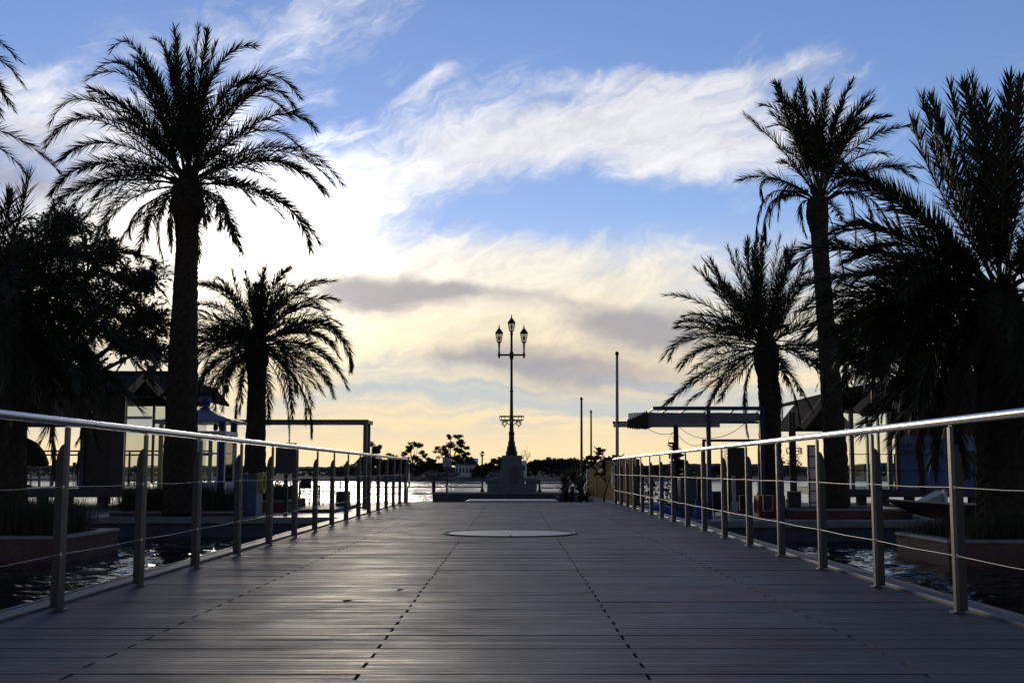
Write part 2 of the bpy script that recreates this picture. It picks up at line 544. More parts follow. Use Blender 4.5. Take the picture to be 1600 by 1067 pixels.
# ------------------------------------------------------------------ footbridge
DECK_W = (-2.83, 2.74)
bridge = thing("footbridge", "grey timber boarded footbridge running straight to the lamp post plaza", "bridge", (0, 12, 0))
d = MB()
rng = random.Random(11)
pitch = 0.137
y = -6.0; i = 0
while y < 30.35:
    if i % 2 == 0:
        cuts = [-2.70, -1.745, -0.605, 0.535, 1.635, 2.61]
    else:
        cuts = [-2.70, 2.61]
    gap = rng.choice((0.0012, 0.0015, 0.002, 0.003, 0.005))
    dz = rng.uniform(-0.0013, 0.0013)
    for k in range(len(cuts) - 1):
        if k == 0: off = 0.0
        xa = cuts[k] + ((0.0075 + off) if k > 0 else 0)
        off = rng.uniform(-0.004, 0.004)
        xb = cuts[k + 1] - ((rng.uniform(0.005, 0.009) - off) if k < len(cuts) - 2 else 0)
        j = rng.uniform(-0.0008, 0.0008)
        ns = max(2, int((xb - xa) / 0.30))
        w_b = pitch - gap
        # board section: chamfered edges and two shallow milled grooves
        sec = [(0, -0.028), (0, -0.002), (0.002, 0)]
        for gc in (0.345, 0.665):
            sec += [(w_b * gc - 0.0028, 0), (w_b * gc - 0.0014, -0.0026), (w_b * gc + 0.0014, -0.0026), (w_b * gc + 0.0028, 0)]
        sec += [(w_b - 0.002, 0), (w_b, -0.002), (w_b, -0.028)]
        ln_ = len(sec); vs = []; fs = []
        bow = rng.uniform(-0.0012, 0.0012); yo0 = rng.uniform(-0.0010, 0.0010)
        for q in range(ns + 1):
            t = q / ns; xx = xa + (xb - xa) * t
            yo = yo0 + bow * math.sin(math.pi * t * rng.choice((1, 1, 2))) + rng.uniform(-0.0006, 0.0006)
            zo = rng.uniform(-0.0007, 0.0007); tw = rng.uniform(-0.006, 0.006)
            for (sy_, sz_) in sec:
                vs.append((xx, y + sy_ + yo, dz + j + sz_ + zo + (sy_ - w_b / 2) * tw))
        for q in range(ns):
            for p_ in range(ln_ - 1):
                fs.append((q * ln_ + p_, (q + 1) * ln_ + p_, (q + 1) * ln_ + p_ + 1, q * ln_ + p_ + 1))
        fs.append(tuple(range(ln_ - 1, -1, -1))); fs.append(tuple(ns * ln_ + p_ for p_ in range(ln_)))
        d.add(vs, fs)
        if y > 2.5:
            d.cur = 1
            for jx in (-2.55, -1.80, -1.69, -0.66, -0.55, 0.48, 0.59, 1.58, 1.69, 2.45):
                if xa < jx < xb:
                    for fy in (0.17, 0.83):
                        sx_, sy2 = jx + rng.uniform(-.006, .006), y + w_b * fy + rng.uniform(-.004, .004)
                        d.add([(sx_ + .0045 * math.cos(a_ * math.pi / 3), sy2 + .0045 * math.sin(a_ * math.pi / 3), dz + j + 0.0022) for a_ in range(6)], [tuple(range(6))])
            d.cur = 0
    y += pitch; i += 1
d.build("deck_boards", [M_DECK, mat("screw_head", (0.03, 0.03, 0.03), 0.5, 0.6)], bridge)
s_ = MB()
for x in (-2.55, -1.745, -0.605, 0.535, 1.635, 2.45):
    s_.box(x - 0.05, x + 0.05, -6, 30.3, -0.25, -0.030)
for yy in range(-6, 31, 3):
    s_.box(-2.6, 2.5, yy, yy + 0.1, -0.36, -0.252)
s_.build("underframe", M_DWOOD, bridge)
for x0, x1 in ((-2.83, -2.706), (2.616, 2.74)):
    k_ = MB(); k_.bbox(x0, x1, -6, 30.4, -0.16, 0.022, 0.006)
    k_.build("edge_kerb", mat("kerb_aluminium", (0.07, 0.068, 0.072), 0.5, 0.1, var=0.15, vscale=5, bump=0.08), bridge)
for x0, x1 in ((-2.86, -2.833), (2.743, 2.77)):
    k_ = MB(); k_.box(x0, x1, -6, 30.4, -0.30, 0.026)
    k_.build("edge_trim", M_BAR, bridge)
for yy in range(0, 31, 10):
    for x in (-2.2, 2.1):
        k_ = MB(); k_.tube([(x, yy - 2, -3), (x, yy - 2, -0.3)], 0.16, 12)
        k_.build("pile", M_STONE_D, bridge)

ramp = MB()
ramp.prism([(X(728, 31), -0.3), (X(872, 31), -0.3), (X(872, 31), 0.015), (X(868, 31), 0.040), (X(732, 31), 0.040), (X(728, 31), 0.015)], 30.42, 32.2)
tag(ramp.build("threshold_slab", M_CONC), "pale threshold slab at the far end of the boarded bridge", "step")

# railings: post = bright flat bar carrying the rail + dark round-topped blade outside it
def bar_mesh(side):
    m = MB()
    m.bbox(-0.0105, 0.0105, -0.022, 0.022, 0.0, 1.05, 0.003)
    m.bbox(-0.030, 0.030, -0.04, 0.04, 0.0025, 0.010, 0.002)
    return m
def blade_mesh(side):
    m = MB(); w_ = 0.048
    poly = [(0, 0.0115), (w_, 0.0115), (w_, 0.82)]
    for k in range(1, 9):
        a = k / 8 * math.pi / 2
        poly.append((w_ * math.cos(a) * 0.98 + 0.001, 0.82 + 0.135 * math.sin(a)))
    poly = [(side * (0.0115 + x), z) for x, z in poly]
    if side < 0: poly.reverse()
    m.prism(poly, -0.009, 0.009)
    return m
def railing(side, x, y0, label):
    rt = thing("bridge_railing", label, "railing", (x, 0, 0), "railings of the footbridge")
    n = 16
    first = None
    ys = [y0 + 1.5 * k for k in range(-5, n)]
    for yy in ys:
        if first is None:
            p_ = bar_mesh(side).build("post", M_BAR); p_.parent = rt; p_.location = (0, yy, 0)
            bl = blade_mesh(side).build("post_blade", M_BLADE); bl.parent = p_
            subs = [bl]
            for zz in (0.705, 0.32):
                cl = MB(); cl.tube([(0, -0.03, zz), (0, 0.03, zz)], 0.009, 8)
                cl = cl.build("cable_clamp", M_STEEL); cl.parent = p_; subs.append(cl)
            cl = MB(); cl.tube([(0, 0, 1.045), (0, 0, 1.07)], 0.010, 8)
            cl = cl.build("rail_bracket", M_STEEL); cl.parent = p_; subs.append(cl)
            first = [p_] + subs
        else:
            p2 = first[0].copy(); C.objects.link(p2); p2.location = (0, yy, 0); p2.parent = rt
            for q_ in first[1:]:
                c_ = q_.copy(); C.objects.link(c_); c_.parent = p2
    h = MB(); yl = ys[-1]
    pts = [(0, ys[0] - 0.5, 1.083)] + [(0, ys[0] + 0.75 * k, 1.083) for k in range(int((yl - ys[0]) / 0.75) + 1)]
    pts += [(0, yl + 0.10, 1.083), (0, yl + 0.22, 1.07), (0, yl + 0.30, 1.0), (side * -0.03, yl + 0.33, 0.7), (side * -0.05, yl + 0.30, 0.45), (side * 0.0, yl + 0.30, 0.35), (0, yl + 0.3, 0.0)]
    rr = [0.0255] * (len(pts) - 4) + [0.022, 0.024, 0.022, 0.022]
    h.tube(pts, rr, 16)
    o = h.build("handrail", M_STEEL); o.parent = rt
    for yy in (4.3, 10.4, 16.2, 22.4):
        sl = MB(); sl.tube([(0, yy, 1.083), (0, yy + 0.06, 1.083)], 0.0272, 16)
        o = sl.build("joint_sleeve", M_STEEL); o.parent = rt
    for zz in (0.705, 0.32):
        c_ = MB()
        pts = []
        for k in range(len(ys) - 1):
            pts += [(0, ys[k], zz), (0, ys[k] + 0.75, zz - 0.006)]
        pts.append((0, ys[-1], zz))
        c_.tube(pts, 0.0035, 6)
        o = c_.build("cable", M_CABLE); o.parent = rt
    return rt
railing(-1, -2.60, 6.97, "long steel railing along the footbridge edge on the kiosk side")
railing(1, 2.52, 6.85, "long steel railing along the footbridge edge on the awning side")

# round medallion let into the deck
md = thing("deck_medallion", "round pale metal disc set into the middle of the bridge deck", "plate", (-0.02, 15.35, 0.0))
m_ = MB(); m_.lathe([(0.79, 0.003), (0.785, 0.008), (0.0, 0.010)], (-0.02, 15.35, 0), 64, smooth=False)
m_.build("disc", mat("worn_steel_disc", (0.20, 0.195, 0.18), 0.45, 0.25, var=0.5, vscale=4, bump=0.15, bscale=12), md)
m_ = MB(); m_.lathe([(0.80, 0.003), (0.80, 0.011), (0.808, 0.014), (0.852, 0.014), (0.86, 0.011), (0.862, 0.003)], (-0.02, 15.35, 0), 64, smooth=False)
m_.build("rim", mat("rim_dark_metal", (0.03, 0.03, 0.032), 0.75, 0.2), md)
for k in range(4):
    a = R(45 + 90 * k) - R(45)
    bx_, by_ = -0.02 + 0.822 * math.cos(a), 15.35 + 0.822 * math.sin(a)
    m_ = MB(); m_.lathe([(0.022, 0.012), (0.022, 0.020), (0.012, 0.024), (0, 0.024)], (bx_, by_, 0), 10)
    m_.build("bolt", M_STEEL, md)

# fallen leaves
LEAVES = [((546, 938), "curled brown leaf lying on the boards ahead of the medallion, kiosk side"),
          ((1003, 841), "dark dry leaf on the deck beside the medallion, awning side"),
          ((1000, 838), "smaller dry leaf touching another one beside the medallion"),
          ((848, 842), "single dry leaf just ahead of the medallion's near edge"),
          ((628, 921), "tiny dark leaf lying between the deck's middle seam and kiosk side seam"),
          ((957, 805), "tiny dry leaf on the deck beyond the medallion"),
          ((461, 847), "dry leaf near the railing posts on the kiosk side")]
for k, ((px, py), lab) in enumerate(LEAVES):
    rg = random.Random(40 + k)
    Y = 0.8 * F / (py - 735); x = X(px, Y)
    m_ = MB(); a = rg.uniform(0, 3.1); L_ = rg.uniform(0.035, 0.06)
    vs = []
    for t_, wd, zz in ((-1, 0.0, 0.012), (-0.4, 0.4, 0.006), (0.3, 0.45, 0.008), (1, 0.0, 0.022)):
        for sd in (-1, 1):
            lx, ly = t_ * L_, sd * wd * L_
            vs.append((x + lx * math.cos(a) - ly * math.sin(a), Y + lx * math.sin(a) + ly * math.cos(a), zz + abs(sd * wd) * 0.03))
    m_.add(vs, [(0, 1, 3, 2), (2, 3, 5, 4), (4, 5, 7, 6)])
    tag(m_.build("fallen_leaf", M_DEAD), lab, "leaf", "dry leaves on the deck")

# ------------------------------------------------------------------ palms
def path_generic(base, az, el, L, bend, n=12):
    pts = [Vector(base)]; p = Vector(base); st = L / n
    for k in range(n):
        e = el - bend * ((k + 0.5) / n) ** 1.35
        dvec = Vector((math.cos(e) * math.sin(az), math.cos(e) * math.cos(az), math.sin(e)))
        p = p + dvec * st
        pts.append(p.copy())
    return pts
def path_bez(a, mid, b, n=12):
    c = mid * 2 - (a + b) * 0.5
    return [a * (1 - t) ** 2 + c * 2 * t * (1 - t) + b * t * t for t in [k / n for k in range(n + 1)]]
def frond(mb, pts, rg, ll=0.5, wd=0.034, spacing=0.052, droop=0.12, rw=0.026, vee=0.35, start=0.14):
    n = len(pts) - 1
    seg = [(pts[k + 1] - pts[k]).length for k in range(n)]
    Lt = sum(seg)
    mb.tube(pts, [rw * (1 - 0.85 * k / n) for k in range(n + 1)], 5, cap=False)
    s = start * Lt
    k = 0; acc = 0
    roll = rg.uniform(-0.6, 0.6)
    while s < Lt:
        while k < n - 1 and acc + seg[k] < s:
            acc += seg[k]; k += 1
        f = (s - acc) / max(seg[k], 1e-5)
        p = pts[k].lerp(pts[k + 1], min(f, 1))
        T = (pts[k + 1] - pts[k]).normalized()
        S = T.cross(Vector((0, 0, 1)))
        if S.length < 0.15:
            S = T.cross(Vector((math.cos(roll * 6), math.sin(roll * 6), 0)))
        S.normalize(); U = S.cross(T)
        S2 = S * math.cos(roll) + U * math.sin(roll); U2 = U * math.cos(roll) - S * math.sin(roll)
        u = s / Lt
        prof = min(1.0, 0.45 + 2.6 * (u - start)) * (1.0 - 0.50 * max(0, (u - 0.5) / 0.5) ** 1.7)
        ang = R(62) * (1 - u) + R(20) * u
        for sd in (-1, 1):
            if rg.random() < 0.05: continue
            a = ang + rg.gauss(0, 0.12); v = (vee + 0.62 * rg.choice((-1, 0, 1, 1.3))) + rg.gauss(0, 0.2)
            dv = T * math.cos(a) + (S2 * (sd * math.cos(v)) + U2 * math.sin(v)) * math.sin(a)
            dv.z -= droop * rg.uniform(0.5, 1.5)
            dv.normalize()
            l = ll * prof * rg.uniform(0.82, 1.12)
            q_ = dv.cross(U2 + Vector((rg.uniform(-.6, .6), rg.uniform(-.6, .6), rg.uniform(-.6, .6))))
            if q_.length < 1e-3: continue
            q_.normalize(); h = q_ * (wd * 0.5)
            m1 = p + dv * (l * 0.35); e = p + dv * l; e.z -= droop * l * 0.35
            mb.add([p - h * 0.5, m1 - h, e, m1 + h, p + h * 0.5], [(0, 1, 3, 4), (1, 2, 3)])
        s += spacing * rg.uniform(0.85, 1.15)

def palm_trunk(pts, rs, rg, name, parent, boss=None):
    """pts from base upward; dense rings with leaf scars"""
    mb = MB(); N = 22
    ln = sum((pts[k + 1] - pts[k]).length for k in range(len(pts) - 1))
    nr = int(ln / 0.075)
    vs = []
    ang0 = 0
    for i in range(nr + 1):
        t = i / nr * (len(pts) - 1); k = min(int(t), len(pts) - 2); f = t - k
        f2 = f * f * (3 - 2 * f) * 0.5 + f * 0.5
        p = pts[k].lerp(pts[k + 1], f); r = rs[k] * (1 - f2) + rs[k + 1] * f2
        ph = (i % 2) * 0.5
        for j in range(N):
            a = 2 * math.pi * (j + ph) / N
            rr = r * (1 + (0.055 if (j + i) % 2 else -0.035) + rg.uniform(-0.03, 0.03))
            vs.append((p.x + rr * math.cos(a), p.y + rr * math.sin(a), p.z + rg.uniform(-0.012, 0.012)))
    fs = []
    for i in range(nr):
        for j in range(N):
            j2 = (j + 1) % N
            fs.append((i * N + j, i * N + j2, (i + 1) * N + j2, (i + 1) * N + j))
    fs.append(tuple(range(nr * N, nr * N + N)))
    mb.add(vs, fs)
    # stubs of cut fronds near the top
    top = pts[-1]; rt = rs[-1]
    for k in range(60):
        a = rg.uniform(0, 6.28); h = rg.uniform(0, 1) ** 1.5 * 0.9
        c = Vector((top.x + math.cos(a) * rt * 0.92, top.y + math.sin(a) * rt * 0.92, top.z - h))
        e = c + Vector((math.cos(a) * 0.10, math.sin(a) * 0.10, 0.13)) * rg.uniform(0.6, 1.2)
        mb.bar(c, e, 0.06, 0.03)
    return mb.build(name, M_PTRUNK, parent)

def palm(label, Y, trunk_px, crown_px, specs, dead, ngen, Lgen, seed, ll=0.5, el_range=(78, -35), bend=(55, 80), wd=0.027,
         az_skip=None, base_z=QZ, spacing=0.023, droop=0.09, depth=0.6, spread=0.28, dup=0.35, start=0.17):
    rg = random.Random(seed)
    pts = []; rs = []
    for (px, py, w_) in trunk_px:
        pts.append(P(px, py, Y)); rs.append(w_ / F * Y / 2)
    if pts[0].z > base_z:
        pts.insert(0, Vector((pts[0].x, pts[0].y, base_z))); rs.insert(0, rs[0] * 1.12)
    root = thing("palm_tree", label, "palm", tuple(pts[0]), "date palms round the basin")
    palm_trunk(pts, rs, rg, "trunk", root)
    top = P(*crown_px, Y)
    mb = MB()
    for sp_ in specs + [((a[0] + rg.uniform(-14, 14), a[1] + rg.uniform(-10, 10)), (b[0] + rg.uniform(-20, 20), b[1] + rg.uniform(-4, 22))) for a, b in [x[:2] for x in specs] if rg.random() < dup]:
        mid, tip = sp_[0], sp_[1]
        dy = rg.uniform(-depth, depth) if len(sp_) < 3 else sp_[2]
        Lp = ((tip[0] - crown_px[0]) ** 2 + (tip[1] - crown_px[1]) ** 2) ** 0.5 / F * Y
        a = top + Vector((rg.uniform(-spread, spread) * 0.5, rg.uniform(-spread, spread), rg.uniform(-spread, spread) * 0.6))
        pth = path_bez(a, P(mid[0], mid[1], Y + dy * 0.5), P(tip[0], tip[1], Y + dy))
        frond(mb, pth, rg, ll, wd, spacing, droop, start=start)
    for k in range(ngen):
        az = k * 2.39996 + rg.uniform(-0.25, 0.25)
        if az_skip and az_skip(math.degrees(az) % 360): continue
        t = (k + 0.5) / ngen
        el = R(el_range[0] + (el_range[1] - el_range[0]) * t + rg.uniform(-7, 7))
        a = top + Vector((math.sin(az) * spread * 0.6, math.cos(az) * spread * 0.6, (0.5 - t) * spread * 1.4))
        pth = path_generic(a, az, el, Lgen * rg.uniform(0.85, 1.08), R(rg.uniform(*bend)))
        frond(mb, pth, rg, ll, wd, spacing, droop, start=start)
    mb.build("crown", M_LEAF, root)
    if dead:
        md_ = MB()
        for sp_ in dead:
            mid, tip = sp_[0], sp_[1]
            dy = rg.uniform(-depth * 0.7, depth * 0.7) if len(sp_) < 3 else sp_[2]
            a = top + Vector((rg.uniform(-.15, .15), rg.uniform(-.15, .15), -0.15))
            pth = path_bez(a, P(mid[0], mid[1], Y + dy * 0.5), P(tip[0], tip[1], Y + dy))
            frond(md_, pth, rg, ll * 0.62, wd * 0.9, spacing, 0.75, vee=-0.1, start=0.3)
        md_.build("dry_skirt", M_DEAD, root)
    return root

# tall palm beside the kiosk
palm("tall thick-trunked date palm in front of the blue kiosk, its crown clear against white cloud", 31.0,
     [(281, 800, 52), (282, 700, 49), (286, 560, 44), (290, 440, 36), (292, 390, 33), (292, 352, 36), (293, 325, 52), (293, 295, 46), (294, 270, 20)],
     (292, 285),
     [((160, 190), (71, 222)), ((157, 162), (78, 195)), ((220, 126), (156, 106)), ((225, 95), (175, 78)), ((271, 118), (240, 62)),
      ((268, 130), (262, 95)), ((281, 118), (274, 46)), ((303, 118), (312, 40)), ((334, 118), (398, 72)), ((322, 128), (338, 72)),
      ((386, 126), (468, 152)), ((390, 150), (462, 172)), ((417, 185), (492, 202)), ((425, 236), (520, 288)), ((415, 250), (512, 304)),
      ((413, 303), (498, 378)), ((334, 287), (342, 356)), ((157, 256), (80, 305)), ((140, 288), (76, 342)), ((205, 296), (152, 376)),
      ((190, 270), (108, 330)), ((180, 225), (95, 250)), ((400, 205), (478, 245)), ((240, 200), (205, 140)), ((350, 180), (415, 120)),
      ((210, 280), (125, 350)), ((300, 170), (292, 80)), ((253, 150), (222, 92)), ((350, 150), (425, 130))],
     [((252, 327), (255, 408)), ((212, 343), (180, 405)), ((240, 320), (232, 372)), ((270, 310), (268, 392)), ((310, 310), (322, 350)), ((215, 330), (205, 372)), ((345, 310), (352, 350))],
     38, 3.1, 1, ll=0.58, dup=0.5, el_range=(85, -20), bend=(45, 75), az_skip=lambda a: 60 < a < 120 or 240 < a < 300)
# smaller palm
palm("short round-headed date palm standing between the kiosk and the grey pergola frame", 37.0,
     [(397, 795, 36), (398, 740, 33), (400, 660, 29), (401, 600, 27), (401, 575, 30), (401, 565, 36), (401, 545, 38), (401, 520, 14)],
     (401, 538),
     [((355, 452), (335, 440)), ((375, 470), (362, 424)), ((390, 470), (383, 428)), ((408, 470), (413, 420)), ((432, 462), (458, 450)), ((450, 470), (499, 478)),
      ((500, 505), (549, 572)), ((490, 503), (537, 535)), ((480, 545), (538, 592)), ((460, 570), (492, 606)), ((345, 500), (305, 484)), ((340, 515), (298, 508)),
      ((335, 530), (290, 545)), ((345, 545), (305, 572)), ((350, 560), (318, 588)), ((368, 570), (354, 608)), ((470, 480), (512, 500)), ((480, 520), (530, 560)), ((320, 520), (252, 550))],
     [((470, 605), (487, 682)), ((462, 590), (478, 660)), ((440, 600), (452, 686)), ((376, 600), (368, 658)), ((350, 590), (325, 640)), ((345, 585), (335, 625))],
     58, 2.9, 2, ll=0.48, dup=0.6, el_range=(85, -32), bend=(62, 88))
# right tall slim palm
palm("tall slim palm leaning slightly, with a skirt of drooping dry fronds, beside the awning", 31.0,
     [(1309, 800, 36), (1306, 720, 35), (1298, 600, 31), (1290, 500, 27), (1284, 420, 25), (1280, 365, 26), (1277, 340, 34), (1277, 318, 32), (1279, 300, 14)],
     (1280, 312),
     [((1225, 238), (1163, 180)), ((1236, 200), (1188, 165)), ((1240, 195), (1211, 132)), ((1262, 200), (1251, 130)), ((1285, 195), (1300, 128)),
      ((1305, 195), (1332, 128)), ((1318, 205), (1362, 146)), ((1330, 215), (1386, 182)), ((1340, 228), (1426, 196)), ((1335, 250), (1390, 242)),
      ((1370, 262), (1430, 282)), ((1275, 220), (1272, 150)), ((1250, 225), (1205, 178)), ((1300, 215), (1318, 158)), ((1255, 215), (1228, 150)), ((1310, 225), (1350, 170))],
     [((1205, 278), (1192, 312)), ((1208, 300), (1182, 362)), ((1212, 310), (1196, 378)), ((1232, 290), (1216, 342)), ((1252, 318), (1260, 368)),
      ((1325, 305), (1337, 380)), ((1345, 305), (1368, 382)), ((1300, 350), (1321, 442)), ((1365, 290), (1408, 362)), ((1340, 300), (1390, 350)), ((1225, 300), (1202, 350))],
     18, 2.7, 3, ll=0.50, el_range=(84, 15), bend=(30, 60), az_skip=lambda a: 60 < a < 120 or 240 < a < 300, spread=0.2, start=0.27)
# right middle palm
palm("squat date palm with stiff spreading fronds right behind the awning", 35.0,
     [(1202, 795, 36), (1203, 720, 34), (1203, 640, 32), (1200, 590, 32), (1198, 570, 38), (1197, 545, 38), (1197, 520, 14)],
     (1197, 540),
     [((1110, 480), (1040, 461)), ((1130, 500), (1070, 494)), ((1125, 517), (1058, 512)), ((1095, 522), (1034, 562)), ((1110, 575), (1046, 630)),
      ((1130, 585), (1075, 630)), ((1140, 475), (1087, 420)), ((1148, 470), (1101, 409)), ((1160, 450), (1137, 388)), ((1175, 450), (1168, 375)),
      ((1190, 450), (1192, 372)), ((1205, 450), (1220, 370)), ((1222, 450), (1242, 380)), ((1240, 470), (1275, 410)), ((1250, 490), (1310, 425)),
      ((1150, 590), (1124, 626)), ((1260, 510), (1330, 480)), ((1115, 540), (1065, 575)), ((1255, 540), (1340, 555)), ((1250, 560), (1330, 610)),
      ((1165, 460), (1150, 395)), ((1230, 470), (1262, 400)), ((1180, 440), (1180, 385)), ((1214, 440), (1228, 395)), ((1150, 480), (1118, 420))],
     [((1170, 580), (1166, 640)), ((1166, 600), (1170, 685)), ((1230, 590), (1250, 660)), ((1240, 590), (1270, 640)), ((1215, 590), (1222, 650))],
     32, 2.9, 4, ll=0.50, el_range=(80, -15), bend=(20, 50), dup=0.7, az_skip=lambda a: 60 < a < 120 or 240 < a < 300)
# right near palm
palm("large dark date palm in the brick planter by the blue-walled building", 22.3,
     [(1570, 830, 88), (1572, 760, 84), (1570, 660, 80), (1566, 580, 78), (1563, 540, 88), (1562, 490, 96), (1562, 455, 40)],
     (1562, 462),
     [((1490, 290), (1441, 156)), ((1475, 310), (1426, 190)), ((1535, 270), (1519, 124)), ((1512, 280), (1484, 136)), ((1578, 270), (1594, 128)), ((1556, 290), (1560, 180)),
      ((1395, 305), (1297, 283)), ((1430, 340), (1310, 255)), ((1390, 362), (1290, 372)), ((1345, 395), (1240, 398)), ((1389, 442), (1262, 475)),
      ((1420, 480), (1330, 560)), ((1600, 280), (1640, 160)), ((1640, 330), (1720, 260)), ((1660, 420), (1800, 420)), ((1460, 420), (1350, 430)),
      ((1640, 480), (1760, 560)), ((1470, 500), (1400, 620)), ((1545, 250), (1540, 150)), ((1500, 330), (1455, 230)), ((1420, 400), (1320, 410)), ((1430, 470), (1300, 525)), ((1440, 520), (1312, 600)), ((1455, 560), (1345, 665)), ((1420, 430), (1268, 442)), ((1400, 455), (1258, 520)), ((1480, 545), (1392, 690)), ((1470, 460), (1370, 560)), ((1500, 600), (1455, 720)), ((1440, 490), (1360, 610))],
     [((1500, 570), (1490, 700), -1.2), ((1460, 570), (1442, 756), -1.0), ((1450, 560), (1405, 680), -0.3), ((1540, 600), (1530, 720), -1.4), ((1480, 560), (1462, 740), -0.6), ((1520, 560), (1508, 660), -1.6), ((1590, 600), (1600, 720), -1.2), ((1430, 540), (1395, 640))],
     30, 3.3, 5, ll=0.66, el_range=(48, -50), bend=(45, 80), base_z=-0.5, depth=1.0, dup=0.45, wd=0.032)
# left near palm
palm("dark date palm at the photo's left edge standing in the brick planter", 23.0,
     [(10, 830, 70), (8, 760, 62), (6, 660, 64), (2, 580, 66), (0, 520, 84), (-2, 470, 84), (-2, 440, 40)],
     (-2, 460),
     [((28, 350), (47, 268)), ((10, 340), (12, 300)), ((80, 420), (140, 470)), ((150, 520), (238, 602)), ((120, 560), (160, 640)), ((70, 370), (90, 340)),
      ((-60, 330), (-90, 250)), ((-20, 330), (-30, 250)), ((100, 480), (190, 540)), ((60, 560), (95, 640)), ((90, 400), (150, 410)), ((120, 470), (218, 522)), ((140, 505), (252, 562)), ((125, 430), (222, 452)), ((110, 540), (222, 640)), ((80, 350), (140, 365)), ((130, 560), (205, 620)), ((100, 580), (150, 690))],
     [((60, 570), (85, 742), -0.8), ((100, 550), (118, 640)), ((130, 540), (170, 640)), ((30, 600), (40, 680), -1.2), ((110, 600), (120, 690), -0.5)],
     38, 3.0, 6, ll=0.54, el_range=(52, -48), bend=(50, 85), base_z=-0.5, depth=1.0, dup=0.1)
# left palm whose crown leaves the frame
palm("palm mostly outside the photo's left edge, only frond tips showing against the cloud", 27.0,
     [(-120, 800, 60), (-118, 500, 44), (-115, 260, 40), (-114, 215, 56), (-114, 190, 24)],
     (-114, 205),
     [((-40, 90), (36, 133)), ((-30, 130), (20, 170)), ((0, 205), (92, 268)), ((-40, 120), (10, 160)), ((-60, 60), (30, 95))],
     [], 30, 3.0, 7, ll=0.46, el_range=(85, -35), bend=(50, 80), base_z=-0.9,
     az_skip=lambda a: 45 < a < 135)

# ------------------------------------------------------------------ broadleaf trees
SPRAY = [0]
def leafy(name, label, cat, base, clumps, tr, nleaf, lsize, seed, group=None, mleaf=None, lobes=14, flat=0.6, fork=0.45, lobe_r=(0.16, 0.34)):
    rg = random.Random(seed)
    root = thing(name, label, cat, tuple(base), group)
    t = MB(); base = Vector(base)
    cs = [(Vector(c), r) for c, r in clumps]
    mean = sum((c for c, r in cs), Vector()) / len(cs)
    fk = base.lerp(Vector((mean.x * 0.35 + base.x * 0.65, mean.y, mean.z)), fork)
    t.tube([base, base.lerp(fk, 0.5) + Vector((rg.uniform(-.1, .1) * tr * 5, 0, 0)), fk], [tr * 1.15, tr * 0.95, tr * 0.8], 9)
    c_ = MB()
    for c, r in cs:
        m1 = fk.lerp(c, 0.55) + Vector((rg.uniform(-.2, .2), rg.uniform(-.2, .2), -0.12)) * r
        t.tube([fk, m1, c], [tr * 0.55, tr * 0.35, tr * 0.14], 6)
        sub = []
        for k in range(lobes):
            while True:
                q_ = Vector((rg.uniform(-1, 1), rg.uniform(-1, 1), rg.uniform(-1, 1)))
                if 0.25 < q_.length < 1: break
            q_ = Vector((q_.x, q_.y, q_.z * flat)) * r
            sub.append((c + q_, r * rg.uniform(*lobe_r)))
            t.tube([c.lerp(fk, 0.15), c + q_ * 0.6, c + q_], [tr * 0.13, tr * 0.09, tr * 0.05], 4, cap=False)
        for sc_, sr in sub:
            for k in range(SPRAY[0]):
                d_ = Vector((rg.gauss(0, 1), rg.gauss(0, 1), rg.gauss(0, 0.8))).normalized()
                out_ = (sc_ - fk).normalized()
                d_ = (d_ + out_ * 0.7).normalized()
                b0 = sc_ + d_ * sr * rg.uniform(0.2, 0.7); L_ = rg.uniform(0.45, 0.9)
                e_ = b0 + d_ * L_ - Vector((0, 0, L_ * rg.uniform(0.1, 0.5)))
                frond(c_, path_bez(b0, b0.lerp(e_, 0.5) + Vector((0, 0, L_ * 0.10)), e_, 5), rg, 0.17, 0.045, 0.055, 0.15, rw=0.008, start=0.1)
        tot = sum(s_[1] ** 2 for s_ in sub)
        for sc_, sr in sub:
            nl = int(nleaf / len(cs) * sr * sr / tot)
            for k in range(nl):
                d_ = Vector((rg.gauss(0, 1), rg.gauss(0, 1), rg.gauss(0, 0.7))).normalized() * sr * rg.random() ** 0.5
                p = sc_ + Vector((d_.x, d_.y, d_.z * 0.75))
                a = Vector((rg.gauss(0, 1), rg.gauss(0, 1), rg.gauss(-0.2, 0.7))).normalized()
                b_ = a.cross(Vector((rg.gauss(0, 1), rg.gauss(0, 1), rg.gauss(0, 1))))
                if b_.length < 1e-3: continue
                b_.normalize(); l = lsize * rg.uniform(0.6, 1.3)
                c_.add([p, p + a * l * 0.45 + b_ * l * 0.2, p + a * l, p + a * l * 0.45 - b_ * l * 0.2], [(0, 1, 2, 3)])
    t.build("trunk", M_BARK, root)
    c_.build("crown", mleaf or M_TLEAF, root)
    return root
def clump_px(lst, Y, dy=1.0, seed=0):
    rg = random.Random(seed)
    return [(P(px, py, Y + rg.uniform(-dy, dy)), r / F * Y) for px, py, r in lst]
SPRAY[0] = 4
leafy("broadleaf_tree", "dense dark broadleaf tree between the left edge palm and the tall thick palm", "tree", (X(18, 32.5), 32.5, QZ),
      clump_px([(40, 385, 62), (95, 430, 60), (150, 405, 38), (165, 470, 58), (212, 440, 30), (60, 480, 66), (115, 530, 60), (190, 530, 42), (228, 498, 22), (60, 560, 55), (130, 588, 32), (20, 430, 66), (92, 352, 32), (226, 545, 20)], 32.5, 1.2, 1),
      0.2, 15000, 0.13, 21, fork=0.5, lobe_r=(0.28, 0.55), lobes=16)
